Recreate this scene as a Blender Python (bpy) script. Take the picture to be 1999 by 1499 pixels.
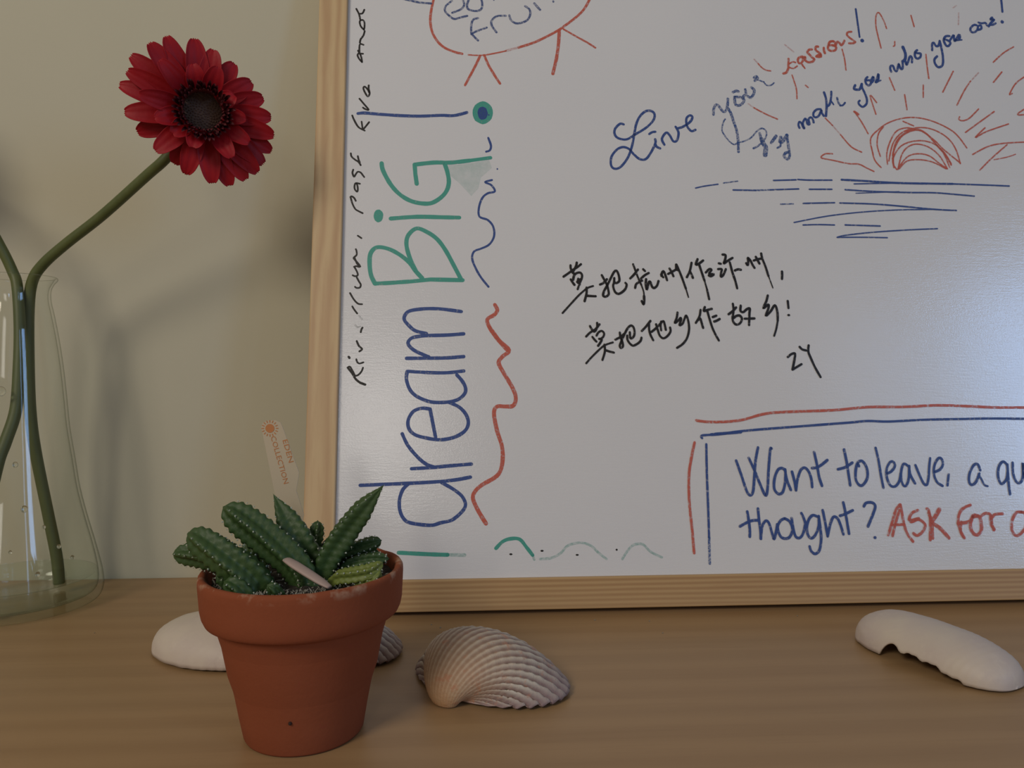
import bpy, math, random
from mathutils import Vector, Matrix, noise
from math import sin, cos, pi, radians, exp, sqrt
random.seed(7)
SC = bpy.context.scene
COL = SC.collection
for o in list(bpy.data.objects): bpy.data.objects.remove(o)

# ------------------------------------------------------------------ camera, world, lights, exposure
cam_d = bpy.data.cameras.new('camera'); cam = bpy.data.objects.new('camera', cam_d); COL.objects.link(cam)
cam_d.sensor_fit = 'HORIZONTAL'; cam_d.sensor_width = 36.0; cam_d.lens = 1453.6/1999*36.0
cam_d.clip_start = 0.01
pt, rl, yw = .0237, -.0023, .0549
fw = Vector((sin(yw)*cos(pt), cos(yw)*cos(pt), -sin(pt)))
rt = Vector((cos(yw), -sin(yw), 0)); up = rt.cross(fw)
rt, up = cos(rl)*rt+sin(rl)*up, -sin(rl)*rt+cos(rl)*up
m = Matrix((rt, up, -fw)).transposed().to_4x4(); m.translation = Vector((0, 0, .1656))
cam.matrix_world = m
SC.camera = cam
cam_d.dof.use_dof = False

w = bpy.data.worlds.new('world'); SC.world = w; w.use_nodes = True
bg = w.node_tree.nodes['Background']; bg.inputs[0].default_value = (1.0, .97, .90, 1); bg.inputs[1].default_value = .15

def area(name, loc, target, sx, sy, power, color):
    l = bpy.data.lights.new(name, 'AREA'); l.shape = 'RECTANGLE'; l.size = sx; l.size_y = sy
    l.energy = power; l.color = color
    o = bpy.data.objects.new(name, l); COL.objects.link(o); o.location = loc
    o.rotation_euler = (Vector(target)-Vector(loc)).to_track_quat('-Z', 'Y').to_euler()
    return o
area('key_lamp', (-.93, -.90, 1.10), (.0, .5, .15), .50, .50, 11.9, (1.0, .90, .76))
area('ceiling_lamp', (-.33, -1.55, .73), (.0, .5, .15), .28, .50, 1.7, (1.0, .95, .88))
area('window_light', (2.12, -1.45, .80), (.3, .5, .15), .42, .95, 10.0, (.32, .56, 1.0))
area('window_light', (1.52, -1.55, .72), (.25, .5, .15), .10, .85, 1.0, (.32, .56, 1.0))
SC.view_settings.view_transform = 'Standard'; SC.view_settings.look = 'None'
SC.cycles.transparent_max_bounces = 32
SC.view_settings.gamma = 1.0; SC.view_settings.use_curve_mapping = False
SC.view_settings.exposure = 0.07

# ------------------------------------------------------------------ helpers
def mk(name, verts, faces, mat=None, parent=None, smooth=True, loc=None):
    me = bpy.data.meshes.new(name); me.from_pydata([tuple(v) for v in verts], [], faces); me.update()
    if mat: me.materials.append(mat)
    if smooth: me.polygons.foreach_set('use_smooth', [True]*len(me.polygons))
    o = bpy.data.objects.new(name, me); COL.objects.link(o)
    if parent: o.parent = parent
    if loc is not None: o.location = loc
    return o
def thing(name, label, cat, loc=(0, 0, 0), rot=(0, 0, 0), group=None):
    o = bpy.data.objects.new(name, None); COL.objects.link(o); o.location = loc; o.rotation_euler = rot
    o.empty_display_size = .01
    return tag(o, label, cat, group)
def tag(o, label, cat, group=None):
    o['label'] = label; o['category'] = cat
    if group: o['group'] = group
    return o
def box(x0, x1, y0, y1, z0, z1):
    v = [(x, y, z) for x in (x0, x1) for y in (y0, y1) for z in (z0, z1)]
    f = [(0, 1, 3, 2), (4, 6, 7, 5), (0, 4, 5, 1), (2, 3, 7, 6), (0, 2, 6, 4), (1, 5, 7, 3)]
    return v, f
def lathe(prof, n=96, closed=False):
    v = []; f = []
    for r, z in prof:
        for i in range(n):
            a = 2*pi*i/n; v.append((r*cos(a), r*sin(a), z))
    m_ = len(prof)
    for j in range(m_ if closed else m_-1):
        k = (j+1) % m_
        for i in range(n):
            f.append((j*n+i, j*n+(i+1) % n, k*n+(i+1) % n, k*n+i))
    return v, f
def spline(P, sub=6, closed=False):
    P = [Vector(p) for p in P]
    if len(P) < 3: 
        return [P[0].lerp(P[-1], i/sub) for i in range(sub+1)] if len(P) == 2 else P
    out = []
    n = len(P)
    for i in range(n-1):
        p0 = P[max(i-1, 0)]; p1 = P[i]; p2 = P[i+1]; p3 = P[min(i+2, n-1)]
        for k in range(sub):
            t = k/sub; t2 = t*t; t3 = t2*t
            out.append(.5*((2*p1)+(p2-p0)*t+(2*p0-5*p1+4*p2-p3)*t2+(3*p1-p0-3*p2+p3)*t3))
    out.append(P[-1]); return out
def lerp_list(L, t):
    x = t*(len(L)-1); i = min(int(x), len(L)-2); return L[i]+(L[i+1]-L[i])*(x-i)
def frames(C):
    T = [(C[min(i+1, len(C)-1)]-C[max(i-1, 0)]).normalized() for i in range(len(C))]
    n = T[0].orthogonal().normalized(); N = [n]
    for i in range(1, len(C)):
        n = (n-T[i]*n.dot(T[i])).normalized(); N.append(n)
    return T, N
def tube(P, R, n=14, sub=6):
    C = spline(P, sub); T, N = frames(C); v = []; f = []
    for i, c in enumerate(C):
        r = lerp_list(R, i/(len(C)-1)); b = T[i].cross(N[i])
        for k in range(n):
            a = 2*pi*k/n; v.append(c+N[i]*(r*cos(a))+b*(r*sin(a)))
    for i in range(len(C)-1):
        for k in range(n): f.append((i*n+k, i*n+(k+1) % n, (i+1)*n+(k+1) % n, (i+1)*n+k))
    v.append(C[0]); v.append(C[-1]); a, b = len(v)-2, len(v)-1
    for k in range(n):
        f.append((a, (k+1) % n, k)); f.append((b, (len(C)-1)*n+k, (len(C)-1)*n+(k+1) % n))
    return v, f
def sphere(c, r, nu=8, nv=5, sz=1.0):
    v = [(c[0], c[1], c[2]+r*sz)]; f = []
    for j in range(1, nv):
        t = pi*j/nv
        for i in range(nu):
            a = 2*pi*i/nu; v.append((c[0]+r*sin(t)*cos(a), c[1]+r*sin(t)*sin(a), c[2]+r*sz*cos(t)))
    v.append((c[0], c[1], c[2]-r*sz)); L = len(v)-1
    for i in range(nu):
        f.append((0, 1+i, 1+(i+1) % nu)); f.append((L, L-nu+(i+1) % nu, L-nu+i))
    for j in range(nv-2):
        for i in range(nu):
            a = 1+j*nu+i; b = 1+j*nu+(i+1) % nu; f.append((a, a+nu, b+nu, b))
    return v, f
class Acc:
    def __init__(s): s.v = []; s.f = []
    def add(s, vf):
        n = len(s.v); s.v += [tuple(p) for p in vf[0]]; s.f += [tuple(i+n for i in q) for q in vf[1]]; return s
    def mk(s, *a, **k): return mk(a[0], s.v, s.f, *a[1:], **k)

# ------------------------------------------------------------------ materials
def mat(name, color=(.8, .8, .8), rough=.5, **kw):
    M = bpy.data.materials.new(name); M.use_nodes = True
    b = M.node_tree.nodes['Principled BSDF']
    b.inputs['Base Color'].default_value = (*color, 1); b.inputs['Roughness'].default_value = rough
    for k, v in kw.items(): b.inputs[k.replace('_', ' ')].default_value = v
    return M, M.node_tree, b
def nd(nt, t, **kw):
    n = nt.nodes.new(t)
    for k, v in kw.items():
        if k in n.inputs: n.inputs[k].default_value = v
        else: setattr(n, k, v)
    return n
def coords(nt, scale=(1, 1, 1), kind='Object', rot=(0, 0, 0)):
    c = nd(nt, 'ShaderNodeTexCoord'); mp = nd(nt, 'ShaderNodeMapping')
    mp.inputs['Scale'].default_value = scale; mp.inputs['Rotation'].default_value = rot
    nt.links.new(c.outputs[kind], mp.inputs['Vector']); return mp.outputs[0]
def ntex(nt, vec, scale, detail=4, rough=.55, dist=0):
    n = nd(nt, 'ShaderNodeTexNoise'); n.inputs['Scale'].default_value = scale; n.inputs['Detail'].default_value = detail
    n.inputs['Roughness'].default_value = rough; n.inputs['Distortion'].default_value = dist
    nt.links.new(vec, n.inputs['Vector']); return n.outputs['Fac']
def ramp(nt, fac, stops):
    r = nd(nt, 'ShaderNodeValToRGB'); e = r.color_ramp.elements
    while len(e) < len(stops): e.new(.5)
    for el, (p, c) in zip(e, stops): el.position = p; el.color = (*c, 1) if len(c) == 3 else c
    nt.links.new(fac, r.inputs[0]); return r.outputs[0]
def mix(nt, a, b, fac, mode='MIX'):
    n = nd(nt, 'ShaderNodeMix', data_type='RGBA', blend_type=mode)
    for s, x in ((n.inputs[6], a), (n.inputs[7], b), (n.inputs[0], fac)):
        if isinstance(x, (tuple, list)): s.default_value = (*x, 1)
        elif isinstance(x, (int, float)): s.default_value = x
        else: nt.links.new(x, s)
    return n.outputs[2]
def bump(nt, b, h, strength=.3, dist=.001):
    n = nd(nt, 'ShaderNodeBump'); n.inputs['Strength'].default_value = strength; n.inputs['Distance'].default_value = dist
    nt.links.new(h, n.inputs['Height']); nt.links.new(n.outputs[0], b.inputs['Normal']); return n
def maprange(nt, v, a, b, c=0., d=1.):
    n = nd(nt, 'ShaderNodeMapRange'); nt.links.new(v, n.inputs[0])
    for i, x in zip((1, 2, 3, 4), (a, b, c, d)): n.inputs[i].default_value = x
    return n.outputs[0]
def g_(x): return tuple(((c/255+.055)/1.055)**2.4 if c > 10 else c/255/12.92 for c in x)

M_WALL, nt, b = mat('painted_plaster', (.57, .53, .36), .75)
v = coords(nt)
nt.links.new(mix(nt, (.525, .490, .370), (.475, .445, .330), ntex(nt, v, 6, 3)), b.inputs['Base Color'])
bump(nt, b, ntex(nt, v, 260, 3), .12, .0006)

def wood(name, c1, c2, c3, axis, stretch=(1, 1, 1), ring=38, fine=220, rough=.5, dist=2.5, rot=(0, 0, 0), amt=.35):
    M, nt, b = mat(name, c1, rough)
    v = coords(nt, stretch, rot=rot)
    wv = nd(nt, 'ShaderNodeTexWave', wave_type='BANDS', bands_direction=axis)
    wv.inputs['Scale'].default_value = ring; wv.inputs['Distortion'].default_value = dist
    wv.inputs['Detail'].default_value = 3; wv.inputs['Detail Scale'].default_value = 1.2
    nt.links.new(v, wv.inputs['Vector'])
    n1 = ntex(nt, v, 9, 3); n2 = ntex(nt, v, fine, 4, .65)
    c = mix(nt, c1, c2, wv.outputs['Fac'])
    cc = mix(nt, c1, c, amt)
    cc = mix(nt, cc, c3, maprange(nt, n1, .42, .75, 0, .6))
    cc = mix(nt, cc, c2, maprange(nt, n2, .5, .8, 0, .35))
    nt.links.new(cc, b.inputs['Base Color'])
    bump(nt, b, n2, .15, .0004)
    return M
M_TABLE = wood('beech_tabletop', (.370, .226, .108), (.250, .140, .060), (.32, .21, .108), 'Y', (.05, 1, 1), 14, 190, .42, 3.0, (0, 0, radians(2)), .30)
M_RAIL_H = wood('pine_rail_horizontal', (.50, .315, .14), (.34, .18, .07), (.46, .30, .145), 'Z', (.06, 1, 1), 95, 260, .5, 1.6, amt=.75)
M_RAIL_V = wood('pine_rail_vertical', (.60, .425, .22), (.40, .215, .10), (.56, .39, .22), 'X', (1, 1, .10), 34, 260, .5, 11, amt=.6)

M_PANEL, nt, b = mat('whiteboard_enamel', (.74, .73, .73), .2)
v = coords(nt)
nt.links.new(mix(nt, (.755, .742, .735), (.715, .705, .715), ntex(nt, v, 7, 4)), b.inputs['Base Color'])
fl = coords(nt, (.12, 1, 1)); h1 = ntex(nt, fl, 900, 2); h2 = ntex(nt, v, 1100, 2, .6)
hh = nd(nt, 'ShaderNodeMath', operation='ADD'); nt.links.new(h1, hh.inputs[0]); nt.links.new(h2, hh.inputs[1])
bump(nt, b, hh.outputs[0], .20, .0003)
b.inputs['Roughness'].default_value = .17; b.inputs['Specular IOR Level'].default_value = .8

def ink(name, col, alpha=.95, lo=.25, hi=.5, sc=500, rough=.45):
    M, nt, b = mat(name, col, rough); b.inputs['Specular IOR Level'].default_value = .3
    v = coords(nt); n = ntex(nt, v, sc, 3, .7)
    nt.links.new(maprange(nt, n, lo, hi, alpha*.35, alpha), b.inputs['Alpha'])
    return M
INK = {'blue': ink('blue_marker_ink', (.043, .085, .275), .93, .31, .47), 'teal': ink('green_marker_ink', (.070, .36, .28), .93, .28, .45),
       'red': ink('red_marker_ink', (.60, .125, .080), .88, .34, .52), 'black': ink('black_marker_ink', (.018, .015, .014), .97, .30, .42),
       'fblue': ink('dry_blue_marker_ink', (.040, .095, .29), .86, .44, .57, 900), 'fred': ink('dry_red_marker_ink', (.55, .12, .09), .35, .4, .6),
       'mblue': ink('worn_blue_marker_ink', (.055, .095, .26), .80, .38, .56, 700), 'smear': ink('wiped_green_ink', (.25, .50, .42), .22, .3, .7, 120), 'fteal': ink('dry_green_marker_ink', (.05, .38, .30), .38, .4, .65), 'fblack': ink('dry_black_marker_ink', (.05, .06, .05), .3, .4, .65)}

M_POT, nt, b = mat('terracotta', (.43, .115, .045), .85)
v = coords(nt)
c0 = mix(nt, (.225, .056, .021), (.262, .074, .034), ntex(nt, v, 38, 4))
c0 = mix(nt, c0, (.25, .06, .03), maprange(nt, ntex(nt, v, 260, 2), .66, .74, 0, .6))
sp = nd(nt, 'ShaderNodeSeparateXYZ'); nt.links.new(v, sp.inputs[0])
lip = maprange(nt, sp.outputs[2], .0705, .0742, 0, 1)
crust = maprange(nt, ntex(nt, v, 70, 4, .6), .52, .66, 0, .75)
mm = nd(nt, 'ShaderNodeMath', operation='MULTIPLY'); nt.links.new(lip, mm.inputs[0]); nt.links.new(crust, mm.inputs[1])
c0 = mix(nt, c0, (.50, .36, .25), mm.outputs[0])
nt.links.new(c0, b.inputs['Base Color']); bump(nt, b, ntex(nt, v, 420, 4, .6), .25, .0005)
b.inputs['Specular IOR Level'].default_value = .2

M_SOIL, nt, b = mat('dark_soil', (.02, .016, .012), .95)
v = coords(nt); nt.links.new(ramp(nt, ntex(nt, v, 420, 4, .7), [(0, (.006, .005, .004)), (.55, (.022, .016, .012)), (.75, (.09, .07, .05))]), b.inputs['Base Color'])
M_GRIT, nt, b = mat('pale_grit', (.26, .24, .20), .9)
def cactus_mat(name, a, c):
    M, nt, b = mat(name, a, .55); v = coords(nt)
    nt.links.new(mix(nt, a, c, ntex(nt, v, 90, 4, .6)), b.inputs['Base Color'])
    bump(nt, b, ntex(nt, v, 700, 3), .3, .0004)
    b.inputs['Subsurface Weight'].default_value = .12; b.inputs['Subsurface Radius'].default_value = (.002, .004, .001)
    return M
M_CACT = cactus_mat('cactus_green', (.018, .052, .013), (.052, .098, .022))
M_LIME = cactus_mat('young_cactus_green', (.085, .125, .022), (.20, .235, .045))
M_BROWN = cactus_mat('withered_cactus_brown', (.03, .022, .016), (.06, .05, .03))
M_SPINE, nt, b = mat('white_spines', (.42, .46, .38), .8)
M_STICK, nt, b = mat('grey_pink_plastic', (.40, .29, .25), .55)
M_TAG, nt, b = mat('cream_plastic_label', (.52, .43, .30), .4, Transmission_Weight=.0)
M_PRINT, nt, b = mat('orange_print', (.50, .19, .06), .6)

M_PETAL, nt, b = mat('red_petal', (.36, .008, .018), .5)
v = coords(nt)
nt.links.new(mix(nt, (.20, .003, .011), (.42, .010, .014), ntex(nt, v, 45, 3)), b.inputs['Base Color'])
b.inputs['Subsurface Weight'].default_value = .15; b.inputs['Subsurface Radius'].default_value = (.003, .0005, .0005)
bump(nt, b, ntex(nt, v, 300, 2), .3, .0004); b.inputs['Specular IOR Level'].default_value = .2
M_FLORET, nt, b = mat('dark_red_florets', (.10, .006, .010), .7)
M_DISC, nt, b = mat('grey_purple_flower_centre', (.05, .03, .026), .8)
v = coords(nt); nt.links.new(mix(nt, (.070, .026, .024), (.16, .105, .070), ntex(nt, v, 500, 2)), b.inputs['Base Color'])
M_STEM, nt, b = mat('green_stem', (.075, .115, .025), .5)
v = coords(nt, (1, 1, .2)); nt.links.new(mix(nt, (.055, .070, .016), (.125, .145, .042), ntex(nt, v, 120, 3)), b.inputs['Base Color'])
b.inputs['Subsurface Weight'].default_value = .1; b.inputs['Subsurface Radius'].default_value = (.002, .003, .001)

M_GLASS, nt, b = mat('clear_glass')
nt.nodes.remove(b)
lw = nd(nt, 'ShaderNodeLayerWeight', Blend=.5); tr = nd(nt, 'ShaderNodeBsdfTransparent'); gl = nd(nt, 'ShaderNodeBsdfGlossy', Roughness=.03)
pw = nd(nt, 'ShaderNodeMath', operation='POWER'); pw.inputs[1].default_value = 4.5; ms = nd(nt, 'ShaderNodeMixShader')
nt.links.new(ramp(nt, lw.outputs['Facing'], [(0, (.99, .995, .99)), (.75, (.965, .975, .96)), (.91, (.68, .71, .65)), (1, (.36, .40, .34))]), tr.inputs[0])
nt.links.new(lw.outputs['Facing'], pw.inputs[0])
nt.links.new(maprange(nt, pw.outputs[0], 0, 1, .028, .50), ms.inputs[0]); nt.links.new(tr.outputs[0], ms.inputs[1]); nt.links.new(gl.outputs[0], ms.inputs[2])
nt.links.new(ms.outputs[0], nt.nodes['Material Output'].inputs[0])
M_WATER, nt, b = mat('water')
lw = nd(nt, 'ShaderNodeLayerWeight', Blend=.5); tr = nd(nt, 'ShaderNodeBsdfTransparent'); gl = nd(nt, 'ShaderNodeBsdfGlossy', Roughness=.02)
tr.inputs[0].default_value = (.93, .96, .93, 1); ms = nd(nt, 'ShaderNodeMixShader'); pw = nd(nt, 'ShaderNodeMath', operation='POWER'); pw.inputs[1].default_value = 5
nt.links.new(lw.outputs['Facing'], pw.inputs[0]); nt.links.new(maprange(nt, pw.outputs[0], 0, 1, .025, .5), ms.inputs[0])
nt.links.new(tr.outputs[0], ms.inputs[1]); nt.links.new(gl.outputs[0], ms.inputs[2]); nt.links.new(ms.outputs[0], nt.nodes['Material Output'].inputs[0])
M_DROP, nt, b = mat('water_droplet', (.97, .99, .97), .0, Transmission_Weight=1.0, IOR=1.33)

def shell_mat(name, a, c, d, rough=.55, bsc=160, lines=0):
    M, nt, b = mat(name, a, rough); v = coords(nt)
    cc = mix(nt, a, c, maprange(nt, ntex(nt, v, 28, 4), .35, .65))
    cc = mix(nt, cc, d, maprange(nt, ntex(nt, v, 60, 5, .7), .55, .72, 0, .7))
    nt.links.new(cc, b.inputs['Base Color'])
    bump(nt, b, ntex(nt, v, bsc, 4, .6), .22, .0006)
    return M, nt, b
M_SMOOTH, _, _ = shell_mat('smooth_pink_white_shell', (.60, .52, .44), (.54, .455, .42), (.64, .56, .48))
M_COCKLE, nt, b = mat('ribbed_cockle_shell', (.5, .4, .33), .6)
at = nd(nt, 'ShaderNodeAttribute', attribute_name='rib'); at2 = nd(nt, 'ShaderNodeAttribute', attribute_name='grow')
v = coords(nt)
c0 = mix(nt, (.20, .12, .105), (.63, .56, .46), at.outputs['Fac'])
c1 = mix(nt, (.50, .235, .095), (.53, .40, .25), ntex(nt, v, 90, 4))
c2 = mix(nt, c1, c0, maprange(nt, at2.outputs['Fac'], .36, .84))
c2 = mix(nt, c2, (.50, .20, .10), maprange(nt, ntex(nt, v, 130, 4, .7), .57, .68, 0, .6))
c2 = mix(nt, c2, (.26, .17, .18), maprange(nt, at2.outputs['Fac'], .86, 1.0, 0, .6))
nt.links.new(c2, b.inputs['Base Color']); bump(nt, b, ntex(nt, v, 500, 4, .7), .6, .0008)

# ------------------------------------------------------------------ setting
v, f = box(-1.3, 1.7, 0, .02, -.6, 1.5)
wall = mk('wall_back', v, f, M_WALL, smooth=False, loc=(0, .598, 0)); wall['kind'] = 'structure'

# ------------------------------------------------------------------ wooden table
tb = thing('wooden_table', 'light brown beech table top along the wall carrying everything', 'table', (0, 0, 0))
v, f = box(-1.25, 1.6, -.25, .5975, -.032, 0)
top = mk('tabletop', v, f, M_TABLE, tb, smooth=False)
bv = top.modifiers.new('edge', 'BEVEL'); bv.width = .002; bv.segments = 2

# ------------------------------------------------------------------ whiteboard leaning on the wall
LEAN = .181
W, H, T, RW, REC = .92, .495, .018, .0208, .004
wb = thing('framed_whiteboard', 'white drawing board in a pine frame covered with marker writing, leaning on the wall', 'whiteboard', (-.11235, .4908, .0034), (-LEAN, 0, 0))
v, f = box(RW-.004, W-RW+.004, REC, REC+.006, RW-.004, H-RW+.004)
panel = mk('writing_panel', v, f, M_PANEL, wb, smooth=False)
v, f = box(RW-.006, W-RW+.006, REC+.0065, REC+.009, RW-.006, H-RW+.006)
mk('backing_sheet', v, f, wood('hardboard', (.25, .16, .08), (.2, .12, .06), (.25, .16, .08), 'Z'), wb, smooth=False)
def rail(quad, mtl):
    v = [(x, 0, z) for x, z in quad]+[(x, T, z) for x, z in quad]
    f = [(3, 2, 1, 0), (4, 5, 6, 7)]+[(i, (i+1) % 4, 4+(i+1) % 4, 4+i) for i in range(4)]
    cx = sum(q[0] for q in quad)/4; cz = sum(q[1] for q in quad)/4
    o = mk('frame_rail', [(a-cx, b_, c-cz) for a, b_, c in v], f, mtl, wb, smooth=False, loc=(cx, 0, cz))
    m_ = o.modifiers.new('edge', 'BEVEL'); m_.width = .0009; m_.segments = 2
    return o
rail([(0, 0), (W, 0), (W-RW, RW), (RW, RW)], M_RAIL_H)
rail([(0, 0), (RW, RW), (RW, H-RW), (0, H)], M_RAIL_V)
rail([(0, H), (RW, H-RW), (W-RW, H-RW), (W, H)], M_RAIL_H)
rail([(W, 0), (W, H), (W-RW, H-RW), (W-RW, RW)], M_RAIL_V)
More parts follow.
